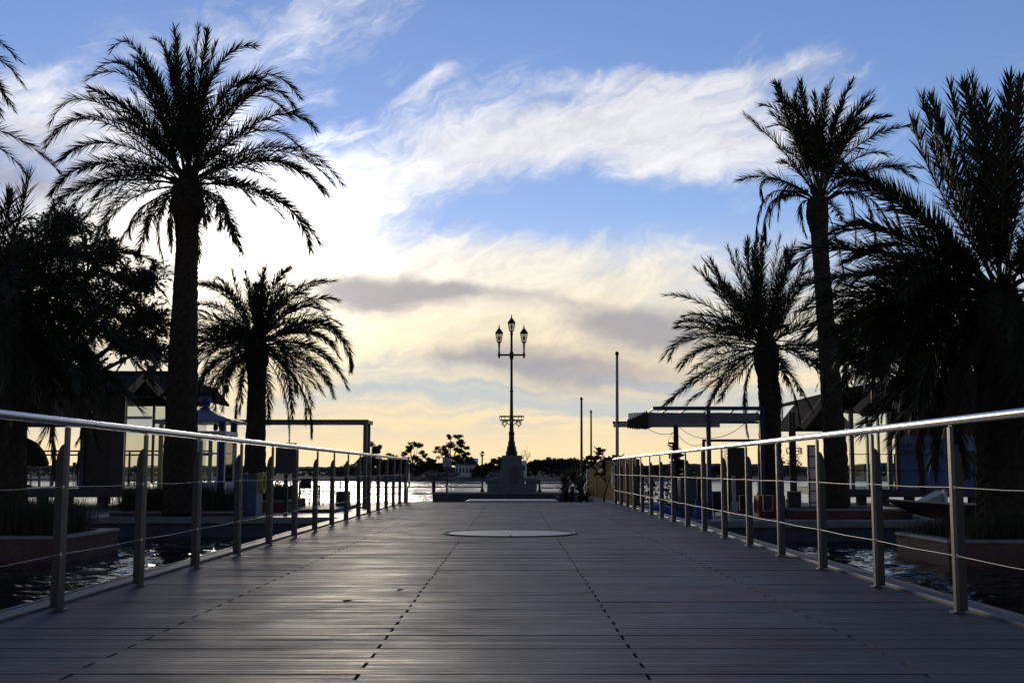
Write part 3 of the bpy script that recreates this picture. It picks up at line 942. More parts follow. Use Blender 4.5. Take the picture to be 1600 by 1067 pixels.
leafy("broadleaf_tree", "dark broadleaf tree filling the gap between the slim palm and big planter palm", "tree", (X(1548, 33), 33, QZ),
      clump_px([(1372, 490, 34), (1415, 478, 38), (1345, 520, 34), (1400, 535, 48), (1455, 515, 48), (1325, 548, 30), (1370, 565, 34), (1440, 570, 36), (1500, 540, 50), (1540, 500, 50), (1590, 530, 50), (1480, 590, 28)], 33, 1.2, 2),
      0.2, 14000, 0.13, 22, fork=0.55, lobe_r=(0.2, 0.5), lobes=16)

SPRAY[0] = 0
# ------------------------------------------------------------------ planters and grass
def planter(name, label, x0, x1, y0, y1, z0, ztop, t=0.22):
    root = thing(name, label, "planter", ((x0 + x1) / 2, y0, z0))
    m = MB()
    m.box(x0, x1, y0, y0 + t, z0, ztop - 0.05); m.box(x0, x1, y1 - t, y1, z0, ztop - 0.05)
    m.box(x0, x0 + t, y0 + t, y1 - t, z0, ztop - 0.05); m.box(x1 - t, x1, y0 + t, y1 - t, z0, ztop - 0.05)
    m.build("brick_wall", M_BRICK, root)
    m = MB(); o = 0.025
    m.bbox(x0 - o, x1 + o, y0 - o, y0 + t + o, ztop - 0.048, ztop, 0.008)
    m.bbox(x0 - o, x1 + o, y1 - t - o, y1 + o, ztop - 0.048, ztop, 0.008)
    m.bbox(x0 - o, x0 + t + o, y0 + t + o, y1 - t - o, ztop - 0.048, ztop, 0.008)
    m.bbox(x1 - t - o, x1 + o, y0 + t + o, y1 - t - o, ztop - 0.048, ztop, 0.008)
    m.build("coping", M_COPING, root)
    m = MB(); m.box(x0 + t, x1 - t, y0 + t, y1 - t, z0, ztop - 0.10); m.build("soil", M_SOIL, root)
    return root
planter("brick_planter", "long dark brick planter rising from the basin water under the left edge palm", -15.5, -8.1, 21.7, 24.7, -3.0, -0.38)
planter("brick_planter", "brick planter rising from the basin water under the large palm, awning side", 7.58, 15.5, 20.9, 23.7, -3.0, -0.40)
planter("brick_planter", "low brick planter on the quay at the foot of the tall palm", X(176, 31), X(374, 31), 30.85, 32.6, QZ, QZ + 0.16)
planter("brick_planter", "low brick planter on the quay at the foot of the slim leaning palm", X(1232, 30), X(1416, 30), 29.6, 32.0, QZ, QZ + 0.26)
planter("brick_planter", "low planter of grass at the foot of the short round-headed palm", X(396, 34.5), X(448, 34.5), 34.5, 37.8, QZ, QZ + 0.35)
def grass(label, spots, seed, h=(0.5, 0.95), nb=150):
    rg = random.Random(seed); m = MB()
    for (x, y, z, s) in spots:
        for k in range(nb):
            a = rg.uniform(0, 6.28); le = rg.uniform(0.05, 0.55); hh = rg.uniform(*h) * s
            b0 = Vector((x + rg.gauss(0, 0.20), y + rg.gauss(0, 0.16), z))
            d_ = Vector((math.cos(a), math.sin(a), 0))
            sd = Vector((-math.sin(a), math.cos(a), 0)) * 0.006
            p1 = b0 + d_ * le * hh * 0.35 + Vector((0, 0, hh * 0.65)); p2 = b0 + d_ * le * hh + Vector((0, 0, hh * (1 - le * 0.35)))
            m.add([b0 - sd, b0 + sd, p1 + sd * 0.8, p2, p1 - sd * 0.8], [(0, 1, 2, 4), (2, 3, 4)])
    o = m.build("ornamental_grass", M_GRASS)
    return tag(o, label, "grass", kind="stuff")
rg = random.Random(8)
grass("tufted grass filling the basin planter under the left edge palm", [(rg.uniform(-14.5, -8.7), rg.uniform(22.1, 24.3), -0.48, rg.uniform(0.6, 1.15)) for k in range(95)], 1)
grass("tufted grass filling the basin planter under the large palm", [(rg.uniform(7.95, 13.5), rg.uniform(21.3, 23.3), -0.50, rg.uniform(0.4, 0.85)) for k in range(80)], 2)
grass("dry grass round the foot of the tall palm", [(rg.uniform(X(205, 31.5), X(352, 31.5)), rg.uniform(31.2, 32.2), QZ + 0.06, rg.uniform(0.6, 1.1)) for k in range(55)], 3)
grass("dry grass round the foot of the short round-headed palm", [(rg.uniform(X(402, 36), X(446, 36)), rg.uniform(34.9, 37.4), QZ + 0.24, rg.uniform(0.5, 0.9)) for k in range(24)], 4)

# ------------------------------------------------------------------ lamp post, pedestal, plaza
YL = 45.0
def z45(py): return Z(py, YL)
plat = thing("lamp_platform", "low dark stone platform carrying the pedestal at the river's edge", "platform", (0, YL, QZ))
m = MB(); m.box(X(676, 43.6), X(905, 43.6), 43.6, 46.6, -3.0, -0.055); m.build("stone_wall", M_STONE_D, plat)
m = MB(); m.bbox(X(675, 43.55), X(906, 43.55), 43.54, 46.65, -0.054, 0.0, 0.015); m.build("coping", M_STONE, plat)
for px in (737, 770, 800, 826, 858):
    m = MB(); m.box(X(px, 43.6) - 0.02, X(px, 43.6) + 0.02, 43.575, 43.597, QZ, -0.056); m.build("pilaster", M_STONE_D, plat)
ped = thing("stone_pedestal", "stepped grey stone pedestal under the lamp post", "pedestal", (0, YL, 0))
def px45(a): return X(a, YL)
m = MB(); m.bbox(px45(762), px45(838), 44.2, 46.0, 0.002, z45(756), 0.02); m.build("base", M_STONE, ped)
def frustum(mb, x0, x1, x2, x3, y0, y1, y2, y3, z0, z1):
    mb.add([(x0, y0, z0), (x1, y0, z0), (x1, y1, z0), (x0, y1, z0), (x2, y2, z1), (x3, y2, z1), (x3, y3, z1), (x2, y3, z1)],
           [(0, 3, 2, 1), (4, 5, 6, 7), (0, 1, 5, 4), (1, 2, 6, 5), (2, 3, 7, 6), (3, 0, 4, 7)])
m = MB(); frustum(m, px45(779), px45(820), px45(784), px45(815), 44.4, 45.7, 44.55, 45.55, z45(756) + 0.002, z45(717)); m.build("shaft", M_STONE, ped)
m = MB(); m.bbox(px45(783), px45(817), 44.5, 45.6, z45(717) + 0.002, z45(714), 0.01); m.bbox(px45(784.5), px45(815.5), 44.55, 45.55, z45(714) + 0.002, z45(711.5), 0.01); m.build("cap", M_STONE, ped)
m = MB(); m.box(px45(799), px45(811), 44.36, 44.46, z45(753), z45(729)); m.build("hatch", mat("hatch_metal", (0.11, 0.10, 0.085), 0.6, 0.3), ped)
for a, b_ in ((757, 779), (820, 842)):
    m = MB(); r_ = (z45(746) - z45(756)) / 2
    m.tube([(px45(a) + r_ * .6, 44.75, z45(751.2)), (px45(b_) - 0.003, 44.75, z45(751.2))], r_, 16)
    m.bbox(px45(a) + r_ * 0.4, px45(b_) - 0.005, 44.66, 45.5, z45(756) + 0.003, z45(747.5), 0.03)
    m.build("rounded_block", M_STONE, ped)

lamp = thing("street_lamp", "tall black cast iron street lamp with three lanterns on the pedestal", "street lamp", (px45(799), YL, z45(711.5)))
LX = px45(799.3)
def zz(py): return z45(py)
m = MB()
hw = lambda p_: p_ / F * YL
prof = [(hw(9.5), zz(711.5)), (hw(9.5), zz(706)), (hw(8.2), zz(704.5)), (hw(7.4), zz(698)), (hw(6.2), zz(697)), (hw(5.6), zz(690)), (hw(4.6), zz(689)), (hw(4.2), zz(680)), (hw(4.8), zz(679)), (hw(5.0), zz(676)), (hw(3.6), zz(674)), (hw(3.2), zz(666))]
m.lathe(prof, (LX, YL, 0), 10, smooth=False)
m.build("foot", M_IRON, lamp)
m = MB()
m.lathe([(hw(3.0), zz(666)), (hw(2.6), zz(640)), (hw(2.2), zz(613)), (hw(3.0), zz(612)), (hw(3.0), zz(610.5)), (hw(2.1), zz(609.5)), (hw(1.9), zz(562)), (hw(3.0), zz(560)), (hw(3.6), zz(556)), (hw(3.2), zz(551)), (hw(2.0), zz(549)), (hw(1.8), zz(524)), (hw(2.6), zz(523)), (hw(2.2), zz(521)), (hw(1.9), zz(518))], (LX, YL, 0), 12)
m.build("pole", M_IRON, lamp)
m = MB()
m.tube([(LX - hw(20), YL, zz(554.5)), (LX + hw(20), YL, zz(554.5))], hw(1.5), 8)
for sx in (-1, 1):
    cx = LX + sx * hw(19.5)
    m.lathe([(hw(0.4), zz(560.5)), (hw(1.6), zz(558)), (hw(2.4), zz(555)), (hw(1.8), zz(552)), (hw(1.3), zz(549)), (hw(1.5), zz(541)), (hw(2.2), zz(539.5)), (hw(1.5), zz(538)), (hw(2.0), zz(535.5))], (cx, YL, 0), 10)
m.build("crossarm", M_IRON, lamp)
def lantern(cx, ybot, ytop):
    """ytop: shoulder of the roof; ybot: bottom of the cage"""
    zb, zt = zz(ybot), zz(ytop)
    k = MB(); rb, rt = hw(3.4), hw(6.4)
    k.lathe([(hw(1.8), zb - 0.04), (rb, zb), (rb * 0.96, zb + 0.02)], (cx, YL, 0), 6, smooth=False)
    for j in range(6):
        a = 2 * math.pi * (j + 0.5) / 6
        k.bar((cx + rb * math.cos(a), YL + rb * math.sin(a), zb), (cx + rt * math.cos(a), YL + rt * math.sin(a), zt), 0.022, 0.022)
    fr = k.build("lantern", M_IRON, lamp)
    k = MB(); k.lathe([(rb * 0.9, zb + 0.021), (rt * 0.94, zt)], (cx, YL, 0), 6, smooth=False)
    gl = k.build("pane", M_LANT); gl.parent = fr
    gl.matrix_parent_inverse = Matrix.Translation(-Vector(lamp.location))
    gl.matrix_parent_inverse = Matrix.Identity(4)
    k = MB()
    k.lathe([(rt * 1.06, zt - 0.02), (rt * 1.08, zt + 0.02), (rt * 0.80, zt + hw(3.0)), (rt * 0.42, zt + hw(6.2)), (rt * 0.3, zt + hw(6.8)), (rt * 0.22, zt + hw(8)), (0.006, zt + hw(14)), ], (cx, YL, 0), 6, smooth=False)
    rf = k.build("lantern_roof", M_IRON); rf.parent = fr
    k = MB(); k.lathe([(0.0, zb + 0.05), (0.035, zb + 0.09), (0.05, zb + 0.17), (0.03, zb + 0.24), (0, zb + 0.27)], (cx, YL, 0), 10)
    bu = k.build("bulb", mat("frosted_bulb", (0.6, 0.6, 0.58), 0.4)); bu.parent = fr
lantern(LX, 517.5, 504.5)
lantern(LX - hw(19.5), 535, 520.5)
lantern(LX + hw(19.5), 535, 520.5)
m = MB()
rr_ = hw(19.5); zt_, zb_ = zz(650.5), zz(656.5)
for z_ in (zt_, zb_):
    rad = rr_ if z_ == zt_ else rr_ * 0.93
    m.tube([(LX + rad * math.cos(2 * math.pi * j / 24), YL + rad * math.sin(2 * math.pi * j / 24), z_) for j in range(25)], 0.018, 6, cap=False)
for j in range(8):
    a = 2 * math.pi * (j + 0.25) / 8
    m.bar((LX + rr_ * math.cos(a), YL + rr_ * math.sin(a), zt_), (LX + rr_ * .93 * math.cos(a), YL + rr_ * .93 * math.sin(a), zb_), 0.016, 0.016)
m.build("flower_ring", M_IRON, lamp)
for j in range(4):
    a = math.pi / 2 * j
    m = MB(); ca, sa = math.cos(a), math.sin(a)
    def rp(r, z): return (LX + r * ca, YL + r * sa, z)
    pts = [rp(hw(2.5), zz(664))]
    for k in range(20):
        t = k / 19
        an = math.pi * 1.0 - t * math.pi * 3.2
        rad = hw(4.8) * (1 - 0.6 * t)
        pts.append(rp(hw(11) + rad * math.cos(an), zz(661.5) + rad * math.sin(an)))
    m.tube(pts, 0.020, 6)
    m.tube([rp(hw(2.5), zz(656.5)), rp(hw(18), zz(656.5))], 0.018, 6)
    m.tube([rp(hw(11), zz(664)), rp(hw(11), zz(668))], 0.02, 6)
    m.build("scroll_bracket", M_IRON, lamp)

# prohibition sign
sg = thing("warning_sign", "blue and white prohibition sign on a dark post at the lamp platform's edge", "sign", (X(698.5, 44), 44, 0))
sx = X(698.5, 44); k44 = 44 / F
m = MB(); m.tube([(sx, 44, 0.0), (sx, 44, Z(716, 44))], 0.035, 10); m.build("post", M_IRON, sg)
m = MB(); m.box(sx - 7 * k44, sx + 7 * k44, 43.94, 43.962, Z(734, 44), Z(715, 44)); m.build("board", M_BLUED, sg)
m = MB(); m.box(sx - 6 * k44, sx + 6 * k44, 43.934, 43.939, Z(728.3, 44), Z(716, 44)); m.build("panel", M_WHITE, sg)
m = MB()
cz = Z(722, 44)
def ringy(mb, cx, cz_, r0, r1, y0, n=32):
    vs = []; fs = []
    for k in range(n):
        a = 2 * math.pi * k / n
        vs += [(cx + r0 * math.cos(a), y0, cz_ + r0 * math.sin(a)), (cx + r1 * math.cos(a), y0, cz_ + r1 * math.sin(a))]
    for k in range(n):
        k2 = (k + 1) % n
        fs.append((2 * k, 2 * k2, 2 * k2 + 1, 2 * k + 1))
    mb.add(vs, fs)
ringy(m, sx, cz, 3.9 * k44, 5.0 * k44, 43.931)
m.bar((sx - 3.0 * k44, 43.929, cz + 3.0 * k44), (sx + 3.0 * k44, 43.929, cz - 3.0 * k44), 0.003, 0.024, up=(1, 0, 1))
m.box(sx - 0.8 * k44, sx + 1.6 * k44, 43.9303, 43.932, cz - 2.6 * k44, cz + 0.4 * k44)
m.tube([(sx - 0.9 * k44, 43.931, cz + 1.4 * k44), (sx - 0.9 * k44, 43.934, cz + 1.4 * k44)], 1.0 * k44, 12)
m.build("pictogram", M_SIGNBLUE, sg)
m = MB()
for a, b_ in ((729.4, 730.8), (731.8, 733.0)):
    m.box(sx - 5.6 * k44, sx + 5.6 * k44, 43.934, 43.939, Z(b_, 44), Z(a, 44))
m.build("text_bar", M_SIGNRED, sg)

# river railings
def river_rail(label, xa, xb, Y, posts, zb, zrails, hp):
    rt = thing("river_railing", label, "railing", (xa, Y, zb), "railings along the river's edge")
    for xp in posts:
        m = MB(); m.lathe([(0.085, zb + 0.002), (0.075, zb + 0.05), (0.04, zb + 0.12), (0.032, zb + 0.3), (0.03, hp - 0.06), (0.045, hp - 0.05), (0.045, hp - 0.02), (0.0, hp)], (xp, Y, 0), 10)
        m.build("post", M_IRON, rt)
    for z_ in zrails:
        m = MB(); m.tube([(xa, Y, z_), (xb, Y, z_)], 0.022, 8); m.build("rail", M_IRON, rt)
    return rt
YR = 45.35
river_rail("black two-bar river railing along the quay from the terrace to the lamp platform", X(250, YR), X(676, YR), YR,
           [X(p_, YR) for p_ in (300, 385, 455, 532, 604)], QZ, [Z(760.5, YR), Z(771, YR)], Z(752, YR))
river_rail("short black railing on the lamp platform beside the prohibition sign", X(679, YR), X(754, YR), YR, [X(753.5, YR)], 0.0, [Z(754.5, YR), Z(760.8, YR)], Z(749.5, YR))
river_rail("short black railing on the lamp platform beside the spiky plants", X(842, YR), X(905, YR), YR, [X(843, YR)], 0.0, [Z(754.5, YR), Z(762, YR)], Z(749.5, YR))
bo = thing("stone_bollard", "slim dark square bollard ending the lamp platform, at the gap in the railing", "bollard", (X(680, 43.9), 43.9, 0))
m = MB(); m.bbox(X(675.5, 43.9), X(680.5, 43.9), 43.8, 43.95, 0.002, Z(755, 43.9), 0.01); m.build("shaft", M_IRON, bo)
m = MB(); m.bbox(X(675, 43.9), X(681, 43.9), 43.78, 43.97, Z(755, 43.9) + .002, Z(751.5, 43.9), 0.02); m.build("cap", M_IRON, bo)

# ------------------------------------------------------------------ flagpoles
def flagpole(px, ytop, Y, w_, label):
    rt = thing("flagpole", label, "flagpole", (X(px, Y), Y, QZ), "bare poles on the quay")
    m = MB(); r_ = w_ / F * Y / 2
    zt = Z(ytop, Y)
    top = P(px, ytop, Y)
    m.tube([(X(px, Y), Y, QZ), (top.x, Y, zt)], [r_ * 1.15, r_ * 0.8], 12); m.build("pole", M_GREYP if w_ < 4.5 else mat("galvanised_pole", (0.28, 0.29, 0.31), 0.45, 0.6), rt)
    m = MB(); m.lathe([(r_ * 0.8, 0), (r_ * 1.15, 0.01), (r_ * 1.15, 0.07), (r_ * 0.6, 0.10), (0, 0.105)], (top.x, Y, zt), 10); m.build("cap", M_IRON, rt)
flagpole(964, 555, 31.6, 5.2, "tallest bare grey pole, standing at the end of the awning side railing")
flagpole(908.5, 625, 42.0, 4.0, "shorter bare pole behind the spiky plants, nearest the lamp post")
flagpole(923.5, 645, 44.0, 3.2, "shortest thin bare pole, behind the bamboo fence")

# ------------------------------------------------------------------ bamboo fence
fe = thing("bamboo_fence", "bamboo cane screen on a low white block wall at the end of the bridge", "fence", (3.2, 31.6, QZ))
A_, B_ = Vector((3.25, 31.2, 0)), Vector((2.78, 43.0, 0))
m = MB(); rg = random.Random(3)
n_ = 330
for k in range(n_):
    t = k / (n_ - 1); p = A_.lerp(B_, t) + Vector((rg.uniform(-.012, .012), 0, 0))
    zt = 1.12 - 0.06 * t + rg.uniform(-0.03, 0.03)
    m.tube([(p.x, p.y, -0.10), (p.x + rg.uniform(-.01, .01), p.y, zt)], 0.017, 5)
m.build("canes", M_BAMBOO, fe)
m = MB()
for z_ in (0.15, 0.8):
    m.bar(A_ + Vector((0.03, 0, z_)), B_ + Vector((0.03, 0, z_)), 0.03, 0.05)
m.build("rail", M_DWOOD, fe)
m = MB(); m.bar(A_ + Vector((0, 0, -0.255)), B_ + Vector((0, 0, -0.255)), 0.18, 0.29)
m.build("block_wall", brick_mat("white_block_wall", (0.5, 0.5, 0.5), (0.42, 0.42, 0.43), (0.06, 0.06, 0.06), 3.5), fe)
m = MB(); p = B_ + Vector((-0.03, 0.1, 0)); m.bbox(p.x - 0.06, p.x + 0.06, p.y - 0.06, p.y + 0.06, QZ, 1.05, 0.01)
m.build("end_post", M_WHITE, fe)
m = MB(); p = A_ + Vector((0.02, -0.12, 0)); m.bbox(p.x - 0.05, p.x + 0.05, p.y - 0.05, p.y + 0.05, QZ, 1.1, 0.01)
m.build("end_post", M_DWOOD, fe)
# slanting stair handrail by the fence
hr = MB(); hr.tube([(2.62, 30.2, 1.05), (2.62, 30.6, 0.98), (2.55, 32.6, 0.25), (2.55, 33.2, 0.1), (2.55, 33.2, QZ)], 0.025, 8)
tag(hr.build("stair_handrail", M_IRON), "dark handrail sloping down from the bridge end beside the bamboo fence", "handrail")

# spiky plants and rubber plant
def spiky(label, x, y, z, n, L, seed, group="spiky plants by the platform"):
    rg = random.Random(seed); rt = thing("yucca_plant", label, "plant", (x, y, z), group)
    m = MB()
    for hd in range(3):
        hx, hy, hz = x + rg.uniform(-.25, .25), y + rg.uniform(-.3, .3), z + L * (0.15 + 0.4 * hd)
        for k in range(n):
            a = rg.uniform(0, 6.28); e = R(rg.uniform(-25, 80)); l = L * rg.uniform(0.55, 1)
            d_ = Vector((math.cos(a) * math.cos(e), math.sin(a) * math.cos(e), math.sin(e)))
            sd = d_.cross(Vector((0, 0, 1))).normalized() * 0.025
            b0 = Vector((hx, hy, hz)); p1 = b0 + d_ * l * 0.5; p2 = b0 + d_ * l - Vector((0, 0, 0.22 * l * math.cos(e)))
            m.add([b0 - sd, b0 + sd, p1 + sd, p2, p1 - sd], [(0, 1, 2, 4), (2, 3, 4)])
    m.build("leaves", mat("yucca_leaf", (0.06, 0.085, 0.03), 0.5, var=0.4, translucent=0.2), rt)
    m = MB(); m.tube([(x, y, z), (x + 0.03, y, z + L * 0.9)], [0.09, 0.06], 8); m.build("stem", M_BARK, rt)
spiky("spiky yucca at the platform's corner, its leaves over the railing end", X(893, 42.5), 42.5, QZ, 85, 0.72, 1)
spiky("taller spiky yucca against the white end post of the bamboo fence", X(906, 41.5), 41.5, QZ, 85, 0.85, 2)
def bigleaf(label, x, y, stems, seed):
    rg = random.Random(seed); rt = thing("rubber_plant", label, "plant", (x, y, QZ))
    st = MB(); lf = MB()
    for (px, py) in stems:
        top = P(px, py, y)
        base = Vector((x + rg.uniform(-.2, .2), y + rg.uniform(-.2, .2), QZ))
        pts = path_bez(base, base.lerp(top, 0.5) + Vector((rg.uniform(-.1, .1), 0, 0.1)), top, 8)
        st.tube(pts, [0.03 - 0.002 * k for k in range(9)], 6)
        for k in range(18):
            t = rg.uniform(0.55, 1.0); p = pts[int(t * 8)]
            a = rg.uniform(0, 6.28); e = R(rg.uniform(-30, 60))
            d_ = Vector((math.cos(a) * math.cos(e), math.sin(a) * math.cos(e), math.sin(e))); l = rg.uniform(0.18, 0.3)
            sd = d_.cross(Vector((rg.gauss(0, .4), rg.gauss(0, .4), 1)))  .normalized() * l * 0.38
            lf.add([p, p + d_ * l * 0.3 + sd * 0.8, p + d_ * l * 0.7 + sd, p + d_ * l, p + d_ * l * 0.7 - sd, p + d_ * l * 0.3 - sd * 0.8], [(0, 1, 2, 3, 4, 5)])
    st.build("stem", M_BARK, rt); lf.build("leaves", M_TLEAF, rt)
bigleaf("big-leaved rubber plant rising above the bamboo fence", 3.75, 38.0, [(908, 712), (918, 712), (928, 697), (930, 708), (943, 712), (952, 712), (960, 712), (965, 708), (970, 716)], 4)

# ------------------------------------------------------------------ far shore
def ftree(px, ytop, ybase, wpx, label, seed, Y=272, kind=0, group="trees on the far bank"):
    k = Y / F; x = X(px, Y); base = (x, Y, max(Z(ybase, Y), -0.7)); h = ybase - ytop
    rg = random.Random(seed)
    cl = []
    if kind == 0:     # open eucalypt
        n = 13
        for i in range(n):
            t = i / (n - 1)
            cl.append((px + rg.uniform(-.5, .5) * wpx * (0.55 + 0.5 * math.sin(math.pi * min(1, t + 0.2))), ytop + h * (0.10 + 0.58 * (1 - t)), wpx * rg.uniform(0.12, 0.19)))
        fl = 0.5; nl = 6500; ls = 0.36; lob = 6; lr = (0.3, 0.5)
    elif kind == 1:   # dense round
        for i in range(7):
            cl.append((px + rg.uniform(-.32, .32) * wpx, ytop + h * rg.uniform(0.28, 0.75), wpx * rg.uniform(0.2, 0.28)))
        fl = 0.8; nl = 6000; ls = 0.40; lob = 8; lr = (0.25, 0.5)
    else:             # umbrella pine
        for i in range(8):
            cl.append((px + (i / 7 - 0.5) * 0.8 * wpx, ytop + h * (0.34 + 0.4 * (i / 7 - 0.5) ** 2 + rg.uniform(-.03, .03)), wpx * 0.19))
        fl = 0.7; nl = 7000; ls = 0.40; lob = 9; lr = (0.25, 0.5)
    leafy("far_tree", label, "tree", base, [(P(a, b_, Y + rg.uniform(-2, 2)), r * k) for a, b_, r in cl], max(0.12, wpx * k * 0.035), nl, ls, seed, group, lobes=lob, flat=fl, fork=0.35, lobe_r=lr)
ftree(591, 690, 741, 46, "rounded open tree behind the end of the kiosk side railing", 101, kind=0)
ftree(618, 700, 741, 34, "low dense tree between two open eucalypts on the far bank", 102, kind=1)
ftree(606, 712, 741, 40, "dark bushy tree seen through the railing's last posts", 112, kind=1)
ftree(648, 688, 741, 42, "slender eucalypt with a high clumpy crown, nearest the railing end", 103, kind=0)
ftree(664, 720, 742, 34, "low round bush tree between the slender and the largest eucalypt", 104, kind=1)
ftree(704, 674, 741, 56, "largest open eucalypt, above the prohibition sign", 105, kind=0)
ftree(722, 692, 741, 34, "smaller eucalypt beside the largest, in front of the white house", 106, kind=0)
ftree(686, 722, 742, 30, "dark bush at the foot of the largest eucalypt", 107, kind=1)
ftree(760, 720, 742, 30, "low bush between the white house and the lamp pedestal", 108, kind=1)
ftree(776, 714, 742, 24, "ragged small tree just beside the lamp pedestal", 109, kind=0)
ftree(745, 726, 742, 26, "lowest bush by the white house's far end", 113, kind=1)
ftree(838, 713, 742, 30, "round pine directly beyond the pedestal, beside the white tower", 110, kind=2)
ftree(862, 711, 742, 50, "widest umbrella pine in the dark grove across the water", 111, kind=2)
ftree(888, 712, 742, 48, "umbrella pine at the grove's end by the spiky plants", 114, kind=2)
ftree(912, 717, 742, 44, "lower pine ending the grove, behind the yuccas", 115, kind=2)
ftree(1010, 728, 742, 26, "small dark tree across the water seen through the awning side railing", 116, kind=1)
ftree(1030, 726, 742, 22, "tiny dark tree across the water beside the low white marina house", 117, kind=1)
# low continuous scrub behind the bank
rg = random.Random(77); m = MB()
for (pa, pb, yt, dens_) in ((520, 700, 725, 5500), (700, 960, 727, 6500), (960, 1260, 732, 4500), (0, 520, 733, 4500), (1260, 1600, 733, 3000)):
    for k in range(dens_):
        pxx = rg.uniform(pa, pb); Y = rg.uniform(278, 296)
        z0_ = -0.6; z1_ = Z(yt + 3.0 * math.sin(pxx * 0.11) + 2.2 * math.sin(pxx * 0.31 + 1) + 2, Y)
        p = Vector((X(pxx, Y), Y, z0_ + (z1_ - z0_) * rg.random() ** 0.7))
        a = Vector((rg.gauss(0, 1), rg.gauss(0, 1), rg.gauss(0, .7))).normalized(); b_ = a.cross(Vector((rg.gauss(0, 1), rg.gauss(0, 1), rg.gauss(0, 1)))).normalized(); l = rg.uniform(.4, .8)
        m.add([p, p + a * l * .5 + b_ * l * .3, p + a * l, p + a * l * .5 - b_ * l * .3], [(0, 1, 2, 3)])
tag(m.build("undergrowth", M_TLEAF), "low dark scrub along the far bank below the trees", "scrub", kind="stuff")
for k_, (a_, b_, c_, d_, e_) in enumerate(((574, 706, 26, 1, "low dark tree half hidden by the grey pergola post"), (633, 708, 26, 1, "dense dark tree filling the gap behind the slender eucalypt"),
        (676, 714, 22, 0, "ragged small tree on the slender eucalypt's far side"), (735, 712, 24, 0, "thin ragged tree rising over the white house roof"), (768, 721, 24, 1, "round low bush midway between fan palm and pedestal"),
        (790, 719, 22, 1, "dark bush peeping out at the pedestal's edge"), (955, 724, 34, 1, "dark tree showing above the bamboo fence top"), (1120, 727, 28, 1, "dark low tree across the water behind the gate frame"))):
    ftree(a_, b_, 742, c_, e_, 140 + k_, kind=d_)
# little fan palm
fp = thing("fan_palm", "tiny far fan palm with a bare trunk and round head", "palm", (X(753, 275), 275, -0.6))
m = MB(); m.tube([(X(753, 275), 275, -0.6), (X(753.5, 275), 275, Z(711, 275))], [0.22, 0.16], 8); m.build("trunk", M_BARK, fp)
m = MB(); rg = random.Random(2); c0 = P(753.5, 709, 275)
for k in range(60):
    a = rg.uniform(0, 6.28); e = R(rg.uniform(-60, 80)); d_ = Vector((math.cos(a) * math.cos(e), math.sin(a) * math.cos(e), math.sin(e))); l = rg.uniform(0.5, 0.85)
    sd = d_.cross(Vector((0.3, 0.2, 1))).normalized() * 0.15
    m.add([c0 + d_ * 0.1, c0 + d_ * l * 0.7 + sd, c0 + d_ * l, c0 + d_ * l * 0.7 - sd], [(0, 1, 2, 3)])
m.build("crown", M_TLEAF, fp)
# bare tree
bt = MB(); rg = random.Random(6); Yb = 270
b0 = P(819, 742, Yb)
def twig(p, d_, l, r_, dep):
    e = p + d_ * l
    bt.tube([p, e], [r_, r_ * 0.6], 5, cap=False)
    if dep:
        for k in range(3):
            nd = (d_ + Vector((rg.uniform(-.7, .7), rg.uniform(-.4, .4), rg.uniform(-.1, .4)))).normalized()
            twig(p + d_ * l * rg.uniform(0.55, 1), nd, l * rg.uniform(0.5, 0.75), r_ * 0.55, dep - 1)
twig(b0, Vector((0.05, 0, 1)), 3.4, 0.12, 4)
tag(bt.build("bare_tree", M_BARK), "leafless twiggy tree showing just above the pedestal's shoulder", "tree")
# far buildings
def far_house(name, label, px0, px1, ytop, ybase, Y, nwin, depth=8, roof=True):
    rt = thing(name, label, "house", (X((px0 + px1) / 2, Y), Y, -0.7))
    x0, x1, z1 = X(px0, Y), X(px1, Y), Z(ytop, Y)
    m = MB(); m.box(x0, x1, Y, Y + depth, -0.8, z1); m.build("wall", M_WHITE, rt)
    if roof:
        m = MB(); m.prismx([(Y - 0.4, z1 + 0.003), (Y + depth + 0.4, z1 + 0.003), (Y + depth / 2, z1 + 1.0)], x0 - 0.3, x1 + 0.3); m.build("roof", M_WHITE if roof == 1 else M_ROOF, rt)
    for k in range(nwin):
        xc = x0 + (x1 - x0) * (k + 0.5) / nwin; hw_ = (x1 - x0) / nwin * 0.26
        zc = (z1 - 0.7) / 2 + 0.25
        m = MB(); m.box(xc - hw_, xc + hw_, Y - 0.06, Y - 0.002, zc - 0.55, zc + 0.55); m.build("window", M_BLUED, rt)
    return rt
far_house("white_house", "white house with a row of dark windows, below the eucalypts across the river", 711, 743, 727, 742, 271, 6)
far_house("white_house", "taller gabled end of the white house, beside its windowed wing", 731, 744, 722.5, 742, 273, 2)
far_house("white_tower", "plain white tower block beyond the pedestal's shoulder", 812, 823, 719.5, 744, 268, 1, depth=1.5, roof=False)
far_house("white_house", "low white marina house seen under the awning post, across the water", 1036, 1052, 733, 741, 300, 3, roof=2)
far_house("white_house", "small pale shed beyond the awning side railing", 1066, 1080, 731, 741, 320, 2, roof=2)
